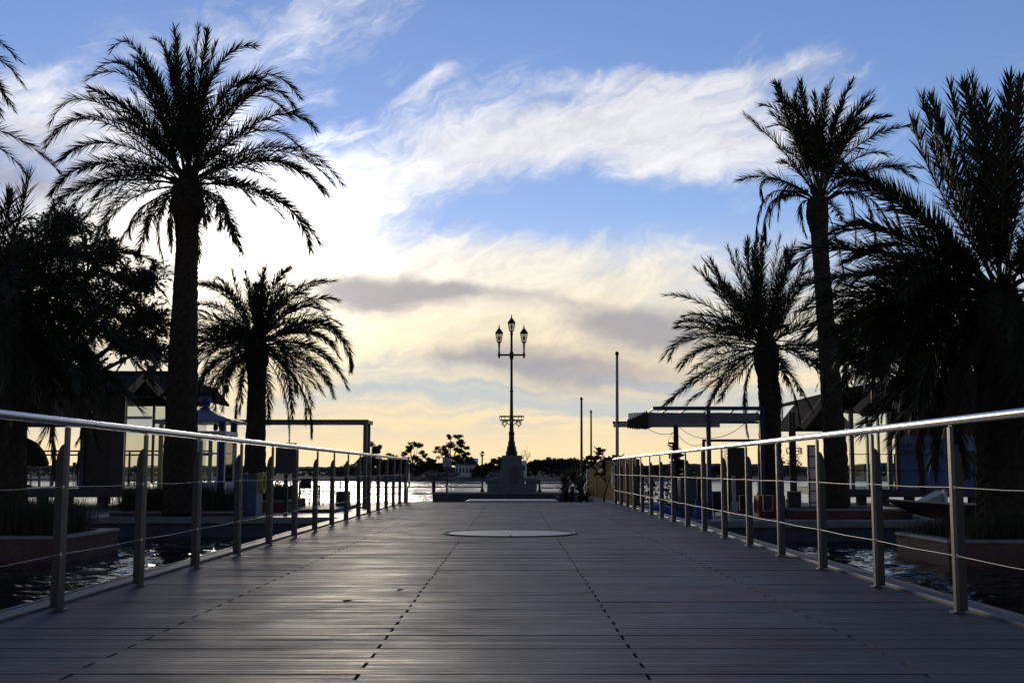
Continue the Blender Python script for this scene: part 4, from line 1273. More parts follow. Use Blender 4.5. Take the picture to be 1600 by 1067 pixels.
# parked cars on the far bank
def car(px, Y, label, m_):
    rt = thing("parked_car", label, "car", (X(px, Y), Y, -0.55), "cars parked on the far bank")
    x = X(px, Y); z0 = -0.5
    m = MB(); m.prism([(x - 2, z0 + .25), (x + 2, z0 + .25), (x + 2.05, z0 + .75), (x + 1.3, z0 + .9), (x + .7, z0 + 1.4), (x - .9, z0 + 1.42), (x - 1.6, z0 + .95), (x - 2.05, z0 + .85)], Y, Y + 1.7); m.build("body", m_, rt)
    m = MB(); m.prism([(x + 1.1, z0 + .93), (x + .6, z0 + 1.33), (x - .8, z0 + 1.35), (x - 1.35, z0 + .97)], Y - 0.02, Y - 0.003); m.build("window", M_BLACK, rt)
    for dx in (-1.25, 1.25):
        m = MB(); m.tube([(x + dx, Y - 0.05, z0 + .3), (x + dx, Y + 0.15, z0 + .3)], 0.32, 12); m.build("wheel", M_BLACK, rt)
M_CAR = mat('grey_car_paint', (0.09, 0.095, 0.10), 0.4)
car(676, 262, "pale car parked across the river, under the largest eucalypt", M_CAR)
car(704, 262, "pale car parked across the river, just past the prohibition sign", M_CAR)
car(776, 262, "dark-windowed pale car parked beside the far bushes near the pedestal", M_CAR)

# ------------------------------------------------------------------ pavilions
def gable(rt, xc, zpk, half, drop, y0, y1, mb_roof=None):
    """small cross gable facing the camera with pale barge boards"""
    r_ = MB(); t = 0.09
    for s in (-1, 1):
        a = (xc, zpk); b_ = (xc + s * half, zpk - drop)
        poly = [a, b_, (b_[0], b_[1] + t), (a[0], a[1] + t)]
        if s > 0: poly.reverse()
        r_.prism(poly, y0 + 0.05, y1)
    r_.build("gable_roof", M_ROOF, rt)
    b2 = MB()
    for s in (-1, 1):
        b2.bar((xc, y0, zpk + 0.0), (xc + s * (half + 0.04), y0, zpk - drop - 0.02), 0.05, 0.21, up=(0, 0, 1))
    b2.build("barge_board", M_LWOOD, rt)
    g_ = MB(); g_.prism([(xc - half * 0.9, zpk - drop), (xc + half * 0.9, zpk - drop), (xc, zpk - 0.08)], y0 + 0.25, y0 + 0.32)
    g_.build("gable_wall", M_DWOOD, rt)
YP = 38.0
def px(a): return X(a, YP)
def pz(a): return Z(a, YP)
pv = thing("riverside_pavilion", "dark wooden open pavilion with slate roof behind the tall palm", "pavilion", (-14, YP, QZ))
m = MB(); m.bbox(-22, px(330), YP - 0.6, 44.5, pz(776), pz(763), 0.02); m.build("floor", mat("floor_fascia", (0.030, 0.036, 0.055), 0.6, var=0.2), pv)
for x in (-20, -18, -16.6, -14.9, -14.1, -13.0, -12.2, -10.9, -9.9):
    for yy in (37.9, 43.8):
        m = MB(); m.box(x - 0.13, x + 0.13, yy, yy + 0.3, QZ, pz(776) - 0.003)
        m.build("pier", M_STONE_D, pv)
ridgez = Z(583, 41.0); eavez = Z(608, 37.2)
m = MB()
m.prismx([(37.0, eavez), (41.0, ridgez), (45.0, eavez), (45.0, eavez - 0.12), (41.0, ridgez - 0.14), (37.0, eavez - 0.12)], -23, px(236)); m.build("roof", M_ROOF, pv)
m = MB(); m.box(-23, px(236) + .02, 40.9, 41.1, ridgez + 0.0, ridgez + 0.07); m.build("ridge_cap", M_ROOF, pv)
m = MB(); m.box(px(192) - .1, px(192) + .1, 40.7, 40.9, ridgez - 0.1, ridgez + 0.25); m.build("vent", M_IRON, pv)
m = MB(); m.tube([(px(238), 37.2, Z(586, 37.2)), (px(238), 37.2, Z(569, 37.2))], [0.035, 0.02], 8); m.lathe([(0.0, 0), (.05, .03), (.05, .06), (0, .09)], (px(238), 37.2, Z(574, 37.2)), 8); m.build("finial", M_IRON, pv)
gable(pv, px(239), Z(587, 37), 0.48, 0.56, 36.9, 41)
gable(pv, px(297), Z(597, 37), 0.48, 0.56, 36.9, 41)
m = MB(); m.bar((px(308), 38, Z(607, 38)), (px(311), 38, Z(594, 38)), 0.14, 0.14); m.build("flue", M_IRON, pv)
# lintel / blind zone, wall panels, posts
m = MB(); m.box(-22, px(196), 37.5, 37.62, pz(668), eavez - 0.14); m.build("lintel", M_DWOOD, pv)
m = MB(); m.box(-22, X(196, 44), 43.9, 44.0, Z(662, 44), Z(622, 44)); m.build("back_lintel", M_DWOOD, pv)
m = MB(); m.box(px(196) + .002, px(325), 37.5, 37.6, Z(619, 37.5), Z(613, 37.5)); m.build("beam", M_DWOOD, pv)
for a, b_, in ((176, 197), (130, 137)):
    m = MB(); m.bbox(px(a), px(b_), 37.64, 37.9, pz(763) + .002, eavez - 0.15, 0.01); m.build("post", mat("charcoal_post", (0.035, 0.037, 0.045), 0.6), pv)
m = MB(); m.box(px(137) + .002, px(176) - .002, 37.7, 37.78, pz(763) + .002, pz(668) - .002); m.build("side_wall", M_DWOOD, pv)
for a, b_ in ((198, 241), (245, 325)):
    m = MB(); m.box(px(a), px(b_), 37.66, 37.674, pz(763) + .003, Z(620, 37.6)); m.build("glass_panel", M_SMOKE, pv)
m = MB(); m.box(px(241) + .002, px(244.5), 37.62, 37.70, pz(755), Z(634, 37.6)); m.build("mullion", M_GREYP, pv)
m = MB(); m.box(px(198), px(240), 37.60, 37.655, pz(655.5), pz(651)); m.build("transom", M_WHITE, pv)
for a in (704.5, 710.5):
    m = MB(); m.box(-22, px(256), 44.1, 44.16, Z(a + 1.2, 44), Z(a - 1.2, 44)); m.build("rail", M_IRON, pv)
for a in (60, 80, 100, 120, 160, 200, 222, 252):
    m = MB(); m.box(X(a, 44) - .03, X(a, 44) + .03, 44.09, 44.17, pz(763) + .003, Z(705.9, 44)); m.build("rail_post", M_IRON, pv)
# parasols and furniture on the pavilion floor
fl = pz(763) + 0.002
def parasol(px_, ytop, half, Y, label, closed=False):
    x = X(px_, Y); zt = Z(ytop, Y); rt = thing("parasol", label, "parasol", (x, Y, fl), "parasols on the pavilion floor")
    m = MB(); m.tube([(x, Y, fl), (x, Y, zt)], 0.025, 8); m.lathe([(0.25, fl), (0.25, fl + .06), (.05, fl + .1)], (x, Y, 0), 14); m.build("pole", M_IRON, rt)
    m = MB()
    if closed:
        m.lathe([(0.05, zt), (0.12, zt - .15), (0.2, zt - .7), (0.26, zt - 1.1), (0.16, zt - 1.3), (0.05, zt - 1.3)], (x, Y, 0), 12)
    else:
        m.lathe([(0.02, zt), (half * .45, zt - .16), (half * .8, zt - .48), (half, zt - .85), (half * .98, zt - .95)], (x, Y, 0), 12, smooth=False)
    m.build("canopy", M_FABD, rt)
parasol(40, 684, 0.75, 41, "open dark parasol bulging beside the left edge palm's trunk")
parasol(146, 690, 0.6, 41, "open dark parasol beside the pavilion's side wall")
parasol(133, 668, 0.3, 42, "closed dark parasol behind the pavilion post", True)
def table_set(px_, Y, z, label_t, labs, s=1.0):
    x = X(px_, Y)
    rt = thing("cafe_table", label_t, "table", (x, Y, z), "tables on the terraces")
    m = MB(); m.bbox(x - .38 * s, x + .38 * s, Y - .38, Y + .38, z + .71, z + .74, .006); m.build("tabletop", M_GREYP, rt)
    for dx in (-.33, .33):
        for dy in (-.33, .33):
            m = MB(); m.box(x + dx * s - .015, x + dx * s + .015, Y + dy - .015, Y + dy + .015, z, z + .709); m.build("leg", M_GREYP, rt)
    for dx, rz, lab in labs:
        chair(x + dx, Y, z, rz, lab)
CH = [None]
def chair(x, Y, z, rz, label):
    if CH[0] is None:
        rt = thing("cafe_chair", label, "chair", (0, 0, 0), "chairs on the terraces")
        m = MB(); m.bbox(-.22, .22, -.22, .22, .43, .46, .01); m.build("seat", M_FABD, rt)
        m = MB(); m.bbox(-.22, .22, .19, .22, .52, .85, .01); m.build("backrest", M_FABD, rt)
        for dx in (-.2, .2):
            m = MB(); m.tube([(dx, -.2, 0), (dx, -.2, .63), (dx, .2, .65)], .013, 6); m.build("armrest", M_GREYP, rt)
            m = MB(); m.tube([(dx, .24, 0), (dx, .2, .43), (dx, .205, .84)], .014, 6); m.build("leg", M_GREYP, rt)
        CH[0] = rt; rt.location = (x, Y, z); rt.rotation_euler = (0, 0, rz)
    else:
        copy_thing(CH[0], (x, Y, z), label, rz)
TZ = QZ + 0.1
# boarded terrace in front of the river
te = thing("boarded_terrace", "low timber terrace by the river carrying cafe chairs", "terrace", (X(480, 36), 34.4, QZ))
m = MB(); y = 34.4
while y < 40.5:
    m.bbox(X(452, 35), X(547, 37.5), y, y + .14, TZ - .04, TZ, .004); y += .146
m.build("boards", M_TERR, te)
m = MB(); m.box(X(452, 35) + .03, X(547, 37.5) - .03, 34.42, 40.5, QZ + .002, TZ - .042); m.build("skirting", M_DWOOD, te)
table_set(450, 39, TZ, "small square cafe table on the terrace beside the notice board", [(-0.8, 1.2, "dark cafe chair tucked at the far table behind the notice board post")])
table_set(487, 38.6, TZ, "small square cafe table on the terrace between two dark chairs", [(0.45, -1.4, "dark cafe chair on the terrace, nearest the grey pergola post"), (-0.05, 2.6, "dark cafe chair on the terrace with its back to the bridge railing")])
table_set(230, 42, fl, "small table inside the glazed end of the pavilion", [(0.75, -1.5, "dark chair inside the glazed end of the pavilion")])
table_set(70, 41.5, fl, "small table on the pavilion floor near the open parasol", [(-0.8, 1.4, "dark chair beside the open parasol on the pavilion floor"), (0.8, -1.4, "dark chair on the pavilion floor facing the open parasol")])
bx = thing("storage_box", "dark slatted storage box at the terrace's river end", "box", (X(536, 38), 38, TZ))
m = MB()
for k in range(5): m.box(X(526, 38), X(546, 38), 37.8, 38.4, TZ + .002 + .082 * k, TZ + .075 + .082 * k)
m.build("slats", M_DWOOD, bx)
m = MB(); m.bbox(X(525, 38), X(547, 38), 37.76, 38.44, TZ + .412, TZ + .45, .01); m.build("lid", M_GREYP, bx)
# grey pergola frame
pg = thing("pergola_frame", "plain grey steel pergola frame standing by the river behind the short palm", "pergola", (X(570, 38.4), 38.4, QZ))
zt = Z(655.5, 38.4)
for (a, Yp) in ((570, 38.4), (250, 38.4)):
    m = MB(); m.bbox(X(a, Yp) - .06, X(a, Yp) + .06, Yp - .06, Yp + .06, QZ, zt - .13, .005); m.build("post", M_GREYP, pg)
    m = MB(); m.bbox(X(a, Yp) - .11, X(a, Yp) + .11, Yp - .11, Yp + .11, QZ + .001, QZ + .04, .005); m.build("foot_plate", M_BLUED, pg)
for Yp in (38.4, 39.6):
    m = MB(); m.box(X(240, 38.4), X(574.5, 38.4), Yp - .07, Yp + .07, zt - .129, zt); m.build("beam", M_GREYP, pg)
for a in (242, 571):
    m = MB(); m.box(X(a, 38.4) - .06, X(a, 38.4) + .06, 38.48, 39.52, zt - .12, zt - .01); m.build("side_beam", M_GREYP, pg)
for a in (250, 568):
    m = MB(); m.bbox(X(a, 38.4) - .06, X(a, 38.4) + .06, 39.54, 39.66, QZ, zt - .13, .005); m.build("post", M_GREYP, pg)
# lifebuoy stand / blue cabinet / notice board
cb = thing("service_cabinet", "blue-grey steel cabinet between the kiosk and the notice board", "cabinet", (X(388, 32), 32, QZ))
m = MB(); m.bbox(X(371, 32), X(405, 32), 31.7, 32.5, QZ + .02, Z(741, 32), .015); m.build("body", mat("cabinet_blue_grey", (0.05, 0.075, 0.16), 0.5, var=0.15), cb)
m = MB(); m.bbox(X(370, 32), X(406, 32), 31.67, 32.53, Z(741, 32) + .002, Z(739.5, 32), .01); m.build("lid", M_GREYP, cb)
m = MB(); m.box(X(387.5, 32) - .004, X(387.5, 32) + .004, 31.690, 31.698, QZ + .06, Z(744, 32)); m.build("door_seam", M_BLACK, cb)
lb = MB(); cx_, cz_ = X(406.5, 31.9) + .05, Z(755, 31.9)
pts = [(cx_ + .02, 31.9 + .24 * math.cos(2 * math.pi * k / 28), cz_ + .24 * math.sin(2 * math.pi * k / 28)) for k in range(29)]
lb.tube(pts, .06, 10, cap=False)
tag(lb.build("lifebuoy", M_YELLOW), "faded yellow lifebuoy hanging on the side of the blue-grey cabinet", "lifebuoy")
nb = thing("notice_board", "blank dark panel on a single post between the short palm and the terrace", "board", (X(447, 31.5), 31.5, QZ))
m = MB(); m.bbox(X(444, 31.5), X(449.5, 31.5), 31.5, 31.59, QZ, Z(740, 31.5), .004); m.build("post", M_IRON, nb)
m = MB(); m.bbox(X(432, 31.5), X(463, 31.5), 31.40, 31.5, Z(739, 31.5), Z(692, 31.5), .006); m.build("panel", mat("panel_navy", (0.022, 0.027, 0.040), 0.5), nb)
for a in (431.5, 462.3):
    m = MB(); m.box(X(a, 31.5), X(a + 1.2, 31.5), 31.385, 31.395, Z(739, 31.5), Z(692, 31.5))
    m.build("edge_strip", M_IRON, nb)

# ------------------------------------------------------------------ blue kiosk
YK = 33.0
ko = thing("ticket_kiosk", "blue and white glazed kiosk with a pyramid roof and ball finial", "kiosk", (X(318, YK), YK, QZ))
xc = X(318, YK); hb = 0.74; he = 0.97
yk0, yk1 = YK - hb, YK + hb
zeave, zpk = Z(661, YK), Z(640, YK)
m = MB()
m.add([(xc - he, YK - he, zeave), (xc + he, YK - he, zeave), (xc + he, YK + he, zeave), (xc - he, YK + he, zeave),
       (xc - he, YK - he, zeave + .05), (xc + he, YK - he, zeave + .05), (xc + he, YK + he, zeave + .05), (xc - he, YK + he, zeave + .05),
       (xc - he * .45, YK - he * .45, zeave + .22), (xc + he * .45, YK - he * .45, zeave + .22), (xc + he * .45, YK + he * .45, zeave + .22), (xc - he * .45, YK + he * .45, zeave + .22),
       (xc - .12, YK - .12, zpk), (xc + .12, YK - .12, zpk), (xc + .12, YK + .12, zpk), (xc - .12, YK + .12, zpk)],
      [(0, 3, 2, 1), (0, 1, 5, 4), (1, 2, 6, 5), (2, 3, 7, 6), (3, 0, 4, 7), (4, 5, 9, 8), (5, 6, 10, 9), (6, 7, 11, 10), (7, 4, 8, 11), (8, 9, 13, 12), (9, 10, 14, 13), (10, 11, 15, 14), (11, 8, 12, 15), (12, 13, 14, 15)])
m.build("roof", mat("kiosk_roof_metal", (0.20, 0.23, 0.32), 0.5, 0.1, var=0.1), ko)
m = MB(); m.lathe([(.13, 0), (.15, .03), (.08, .07), (.07, .11), (.14, .17), (.16, .24), (.14, .31), (.06, .36), (.0, .38)], (xc, YK, zpk + .002), 16); m.build("finial", M_BLUE, ko)
zs = Z(757, YK)     # sill
for sx_ in (-1, 1):
    for sy_ in (-1, 1):
        m = MB(); x_ = xc + sx_ * (hb - .08); y_ = YK + sy_ * (hb - .08)
        m.bbox(x_ - .08, x_ + .08, y_ - .08, y_ + .08, QZ, zeave - .002, .006); m.build("corner_post", M_BLUE, ko)
m = MB()
for s in (-1, 1):
    m.box(xc - hb, xc + hb, YK + s * hb - .02, YK + s * hb + .02, zeave - .37, zeave - .24)
    m.box(xc + s * hb - .02, xc + s * hb + .02, yk0 + .022, yk1 - .022, zeave - .37, zeave - .24)
m.build("frieze", M_WHITE, ko)
m = MB(); i_ = .16
m.box(xc - hb + i_, xc + hb - i_, yk0 + .02, yk0 + .07, QZ + .05, zs); m.box(xc - hb + i_, xc + hb - i_, yk1 - .07, yk1 - .02, QZ + .05, zs)
m.box(xc + hb - .07, xc + hb - .02, yk0 + i_, yk1 - i_, QZ + .05, zs); m.box(xc - hb + .02, xc - hb + .07, yk0 + i_, yk1 - i_, QZ + .05, zs)
m.build("panel", M_WHITE, ko)
zw0, zw1 = zs + .004, zeave - .375
for (ax, s) in (("y", -1), ("y", 1), ("x", 1), ("x", -1)):
    fr = MB(); gl = MB(); lo, hi = -hb + i_, hb - i_
    def bx_(mb, u0, u1, z0, z1, t=.05):
        if ax == "y": mb.box(xc + u0, xc + u1, YK + s * (hb - .05) - t / 2, YK + s * (hb - .05) + t / 2, z0, z1)
        else: mb.box(xc + s * (hb - .05) - t / 2, xc + s * (hb - .05) + t / 2, YK + u0, YK + u1, z0, z1)
    n_ = 2 if ax == "y" else 1
    for k in range(n_ + 1):
        u = lo + (hi - lo) * k / n_
        bx_(fr, max(lo, u - .05), min(hi, u + .05), zw0, zw1)
    for k in range(n_):
        u0 = lo + (hi - lo) * k / n_ + .052; u1 = lo + (hi - lo) * (k + 1) / n_ - .052
        if k == 0: u0 = lo + .052
        bx_(fr, u0, u1, zw1 - .06, zw1); bx_(fr, u0, u1, zw0, zw0 + .06); bx_(fr, u0, u1, (zw0 + zw1) / 2 + .18, (zw0 + zw1) / 2 + .21)
    w_ = fr.build("window", M_WHITE, ko)
    bx_(gl, lo + .02, hi - .02, zw0 + .02, zw1 - .02, t=.008)
    gg = gl.build("pane", M_GLASS); gg.parent = w_
m = MB(); m.lathe([(.02, 0), (.05, -.03), (.07, -.14), (.03, -.2), (0, -.2)], (xc + .3, YK, zeave - .01), 8); m.build("ceiling_lamp", M_IRON, ko)
m = MB(); m.box(xc - hb + .1, xc + hb - .1, YK - .2, YK + .3, QZ, zs - .15); m.build("counter", M_DWOOD, ko)

# ------------------------------------------------------------------ awning stall (right)
YA = 31.0
aw = thing("awning_stall", "blue steel awning frame with a sagging grey canopy beside the squat palm", "awning", (X(1108, YA), YA, QZ))
zt = Z(635, YA)
for a, Yp in ((1108, YA), (1192, YA), (1192, 35.5)):
    m = MB(); xx = X(a, Yp); m.bbox(xx - .055, xx + .055, Yp - .055, Yp + .055, QZ, Z(641, YA) - .002, .005); m.build("post", M_BLUED, aw)
m = MB(); m.box(X(1021, YA), X(1196, YA), YA - .05, YA + .05, Z(640.8, YA), zt); m.build("front_beam", M_BLUED, aw)
m = MB()
for a in (1023, 1045, 1075, 1150, 1190):
    m.bar((X(a, YA), YA + .05, Z(638, YA)), (X(a - 28, 35.5) if a < 1100 else X(a - 20, 35.5), 35.5, Z(656, 35.5)), .05, .05)
m.build("rafter", M_BLUED, aw)
# sagging canopy (sheet with thickness, running back from the front beam)
m = MB(); top = []; bot = []
prof = [(1192, 645, 657), (1170, 645.5, 659), (1150, 645, 658.5), (1128, 644.5, 660), (1105, 645, 660), (1085, 644.5, 661.5), (1062, 645, 661), (1045, 644.5, 663), (1030, 645, 664.5), (1018, 644, 668), (1010, 644.5, 671), (1003, 645, 670)]
n_ = len(prof); vs = []
for (a, u, l) in prof: vs.append((X(a, 31.4), 31.4, Z(u, 31.4)))
for (a, u, l) in prof: vs.append((X(a, 31.4), 31.4, Z(l, 31.4)))
for (a, u, l) in prof: vs.append((X(a, 31.4), 34.9, Z(u, 31.4) + .16))
for (a, u, l) in prof: vs.append((X(a, 31.4), 34.9, Z(l, 31.4) + .20))
fs = []
for k in range(n_ - 1):
    fs += [(k, k + 1, n_ + k + 1, n_ + k), (2 * n_ + k, 3 * n_ + k, 3 * n_ + k + 1, 2 * n_ + k + 1), (k, 2 * n_ + k, 2 * n_ + k + 1, k + 1), (n_ + k, n_ + k + 1, 3 * n_ + k + 1, 3 * n_ + k)]
fs += [(0, n_, 3 * n_, 2 * n_), (n_ - 1, 3 * n_ - 1, 4 * n_ - 1, 2 * n_ - 1)]
m.add(vs, fs); m.build("canopy", M_FABRIC, aw)
m = MB()
for k in range(9):
    a = 980 + k * 3.6; yt_ = 657 - k * 1.6
    x0_, x1_ = X(a, 31.3), X(a + 4.4, 31.3); z1_ = Z(yt_, 31.3); z0_ = Z(671.5 - abs(k - 4) * .5, 31.3)
    m.prism([(x0_, z0_ + .06), ((x0_ + x1_) / 2, z0_), (x1_, z0_ + .05), (x1_, z1_ - .035), ((x0_ + x1_) / 2, z1_ + .05), (x0_, z1_ - .04)], 31.25 - .004 * k, 31.38)
m.build("bunched_fabric", M_FABD, aw)
m = MB(); m.box(X(959, 35.5), X(1126, 35.5), 35.47, 35.5, Z(667.5, 35.5), Z(660, 35.5)); m.build("valance", M_FABW, aw)
m = MB(); m.box(X(958, 35.5), X(1195, 35.5), 35.52, 35.6, Z(661.5, 35.5), Z(658, 35.5)); m.build("back_beam", M_BLUED, aw)
m = MB(); xx = X(1057, 35.4); m.tube([(xx, 35.4, QZ), (xx, 35.4, Z(664, 35.4))], [.085, .075], 10)
m.build("wooden_post", M_DWOOD, aw)
def sag(a, b_, s, n=14):
    a, b_ = Vector(a), Vector(b_)
    return [a.lerp(b_, k / n) - Vector((0, 0, s * 4 * (k / n) * (1 - k / n))) for k in range(n + 1)]
for (p1, p2, s_) in (((1010, 668, 33), (1056, 675, 35.2), .12), ((1058, 664, 35.2), (1107, 684, 31.1), .12), ((1058, 678, 35.2), (1100, 693, 32.5), .17), ((1107, 684, 31.1), (1165, 660, 31.2), .12)):
    m = MB(); m.tube(sag(P(*p1), P(*p2), s_), .008, 5); m.build("light_cable", M_IRON, aw)
ba = thing("hanging_basket", "small basket hanging from the wooden awning post", "basket", tuple(P(1049, 692, 35.2)))
m = MB(); c0 = P(1049, 694, 35.2); m.lathe([(.06, 0), (.11, .03), (.11, .06)], tuple(c0), 10)
m.build("bowl", M_DWOOD, ba)
m = MB()
for dx in (-.1, .1): m.tube([(c0.x + dx, c0.y, c0.z + .06), (c0.x, c0.y, c0.z + .32)], .005, 4)
m.tube([(c0.x, c0.y, c0.z + .32), (X(1057, 35.4), 35.3, c0.z + .36)], .01, 5)
m.build("hanger", M_IRON, ba)
bigleaf("leafy climbing plant around the wooden awning post", X(1057, 35.2), 35.1, [(1056, 700), (1060, 705), (1052, 706), (1062, 714), (1056, 690)], 9)
# inner gate frame
gf = thing("gate_frame", "plain dark door-height frame standing behind the awning's blue front post", "frame", (X(1140, 32.5), 32.5, QZ))
for a in (1100, 1187):
    m = MB(); xx = X(a, 32.5); m.bbox(xx - .04, xx + .04, 32.46, 32.54, QZ, Z(690, 32.5) - .002, .004); m.build("post", M_BLUED, gf)
m = MB(); m.box(X(1098, 32.5), X(1189, 32.5), 32.46, 32.54, Z(690, 32.5), Z(686, 32.5)); m.build("lintel", M_BLUED, gf)
# cabinets under the awning
def cabinet(name, label, a, b_, yt, Y, m_, dep=.6, group=None, door=True, cat="cabinet"):
    rt = thing(name, label, cat, (X((a + b_) / 2, Y), Y, QZ), group)
    m = MB(); m.bbox(X(a, Y), X(b_, Y), Y, Y + dep, QZ + .03, Z(yt, Y), .012); m.build("body", m_, rt)
    m = MB(); m.box(X(a, Y) + .03, X(b_, Y) - .03, Y + .03, Y + dep - .03, QZ, QZ + .028); m.build("plinth", M_BLACK, rt)
    if door:
        m = MB(); m.box(X(a, Y) + .05, X(b_, Y) - .05, Y - .012, Y - .002, QZ + .1, Z(yt, Y) - .06); m.build("door", m_, rt)
        m = MB(); m.box(X(b_, Y) - .1, X(b_, Y) - .08, Y - .03, Y - .013, (QZ + Z(yt, Y)) / 2, (QZ + Z(yt, Y)) / 2 + .12); m.build("handle", M_STEEL, rt)
    return rt
cabinet("service_cabinet", "plain blue cabinet under the awning, beside the wooden post", 1063, 1088, 745, 31.6, mat("cabinet_navy", (0.035, 0.05, 0.11), 0.5, var=0.15), door=False)
cabinet("service_cabinet", "narrow dark red-brown locker right behind the blue cabinet", 1089, 1099, 748, 31.9, M_DWOOD)
cabinet("drinks_fridge", "tall dark fridge-like cabinet under the awning, beside the squat palm's trunk", 1137, 1166, 699, 33.2, mat("cabinet_black", (0.016, 0.017, 0.022), 0.4), cat="fridge")
m = MB(); m.box(X(1157, 33.1), X(1162, 33.1), 33.17, 33.186, Z(712, 33.1), Z(704, 33.1)); tag(m.build("paper_notice", M_SIGNBLUE), "small bluish notice stuck on the tall dark fridge", "notice")
def framed(label, a, b_, yt, yb, Y, m_):
    rt = thing("menu_board", label, "board", (X((a + b_) / 2, Y), Y, QZ), "framed boards by the awning")
    m = MB(); m.box(X(a, Y), X(b_, Y), Y, Y + .03, Z(yb, Y), Z(yt, Y)); m.build("panel", m_, rt)
    m = MB(); t = .02; x0_, x1_, z0_, z1_ = X(a, Y), X(b_, Y), Z(yb, Y), Z(yt, Y)
    m.box(x0_, x1_, Y - .012, Y - .002, z1_ - t, z1_); m.box(x0_, x1_, Y - .012, Y - .002, z0_, z0_ + t)
    m.box(x0_, x0_ + t, Y - .012, Y - .002, z0_ + t, z1_ - t); m.box(x1_ - t, x1_, Y - .012, Y - .002, z0_ + t, z1_ - t); m.build("frame", M_LWOOD, rt)
    m = MB()
    for dx in (x0_ + .05, x1_ - .08): m.box(dx, dx + .03, Y + .032, Y + .06, QZ, z1_ - .02)
    m.build("leg", M_DWOOD, rt)
framed("dark board with a pale frame leaning under the tall fridge", 1154, 1169, 773, 797, 32.0, M_BLACK)
framed("dark board with a pale frame standing in front of the red counter", 1191, 1206, 773, 798, 30.4, M_BLACK)
framed("dark pale-framed board behind the fourth railing post, beside the grid door", 1229, 1251, 767, 798, 30.6, M_BLACK)
framed("wide low board in a pale frame beside the blue front post", 1112, 1134, 767, 800, 32.2, M_FABD)
cabinet("red_counter", "bright red low counter between the awning and the slim palm", 1184, 1226, 774, 30.9, M_RED, door=False, cat="counter")
m = MB(); m.box(X(1143, 31.3), X(1148.5, 31.3), 31.25, 31.3, Z(783, 31.3), Z(743, 31.3)); m.box(X(1141, 31.3), X(1150.5, 31.3), 31.15, 31.4, QZ, Z(783, 31.3) - .002)
tag(m.build("pale_plank", M_CONC), "narrow pale plank standing on end in front of the tall fridge", "plank")
tp = MB(); rg = random.Random(3)
nx_, ny_ = 14, 6; vs = []; fs = []
for i in range(nx_ + 1):
    for j in range(ny_ + 1):
        x = X(985, 30.4) + (X(1062, 30.4) - X(985, 30.4)) * i / nx_; yv = 29.4 + 1.7 * j / ny_
        hgt = .34 * math.sin(math.pi * j / ny_) ** .6 * math.sin(math.pi * min(1, i / nx_ * 1.0 + .02)) ** .4
        vs.append((x, yv, QZ + .01 + max(0, hgt) + rg.uniform(0, .03)))
for i in range(nx_):
    for j in range(ny_):
        a = i * (ny_ + 1) + j; fs.append((a, a + ny_ + 1, a + ny_ + 2, a + 1))
tp.add(vs, fs, True)
tag(tp.build("tarpaulin", M_TARP), "bright blue tarpaulin heaped on the quay under the awning side railing", "tarpaulin")
tp = MB(); tp.add([(X(1085, 30), 29.7, QZ + .01), (X(1108, 30), 29.7, QZ + .01), (X(1108, 30), 30.4, QZ + .01), (X(1085, 30), 30.4, QZ + .01), (X(1086, 30), 30.0, QZ + .5)], [(0, 1, 4), (1, 2, 4), (2, 3, 4), (3, 0, 4)])
tag(tp.build("tarpaulin", M_TARP), "small pointed blue tarpaulin at the foot of the awning's front post", "tarpaulin")
pt = thing("planter_trough", "trough of leafy plants under the awning's back beam", "planter", (X(1030, 34), 34, QZ))
m = MB(); m.bbox(X(1000, 34), X(1056, 34), 33.8, 34.2, QZ, QZ + .28, .01); m.build("box", M_DWOOD, pt)
m = MB(); rg = random.Random(12)
for k in range(420):
    p = Vector((rg.uniform(X(1002, 34), X(1056, 34)), rg.uniform(33.8, 34.2), QZ + .28 + rg.random() * .55))
    d_ = Vector((rg.gauss(0, 1), rg.gauss(0, 1), rg.gauss(.3, .6))).normalized(); l = rg.uniform(.08, .17); sd = d_.cross(Vector((rg.gauss(0, .5), rg.gauss(0, .5), 1))).normalized() * l * .25
    m.add([p, p + d_ * l * .5 + sd, p + d_ * l, p + d_ * l * .5 - sd], [(0, 1, 2, 3)])
m.build("leaves", M_TLEAF, pt)
# hanging sign
hs = thing("hanging_sign", "dark-framed sign seen from behind, hung on twin posts next to the grid door", "sign", (X(1240, 33), 33, QZ))
for a in (1236.5, 1242.0):
    m = MB(); xx = X(a, 33); m.bbox(xx - .04, xx + .04, 32.96, 33.04, QZ, Z(644, 33), .004); m.build("post", M_DWOOD, hs)
m = MB(); x0_, x1_, z0_, z1_ = X(1229, 33), X(1252.5, 33), Z(710, 33), Z(699.5, 33); t = .014
m.box(x0_, x1_, 32.9, 32.93, z1_ - t * 1.5, z1_); m.box(x0_, x1_, 32.9, 32.93, z0_, z0_ + t); m.box(x0_, x0_ + t, 32.9, 32.93, z0_ + t, z1_ - t * 1.5); m.box(x1_ - t, x1_, 32.9, 32.93, z0_ + t, z1_ - t * 1.5)
m.build("frame", M_DWOOD, hs)
text_mb("LA", .17, M_DWOOD, hs, (X(1233.3, 33), 32.915, Z(704.8, 33)), .008, .004)
text_mb("HE", .17, M_DWOOD, hs, (X(1247.7, 33), 32.915, Z(704.8, 33)), .008, .004)
m = MB(); m.tube([(X(1231, 33), 32.915, z1_), (X(1238, 33), 32.915, z1_ + .08)], .006, 5); m.tube([(X(1250.5, 33), 32.915, z1_), (X(1243, 33), 32.915, z1_ + .08)], .006, 5); m.build("hanger", M_IRON, hs)
pl = thing("potted_plant", "bushy potted plant below the hanging sign", "plant", (X(1238, 32.6), 32.6, QZ))
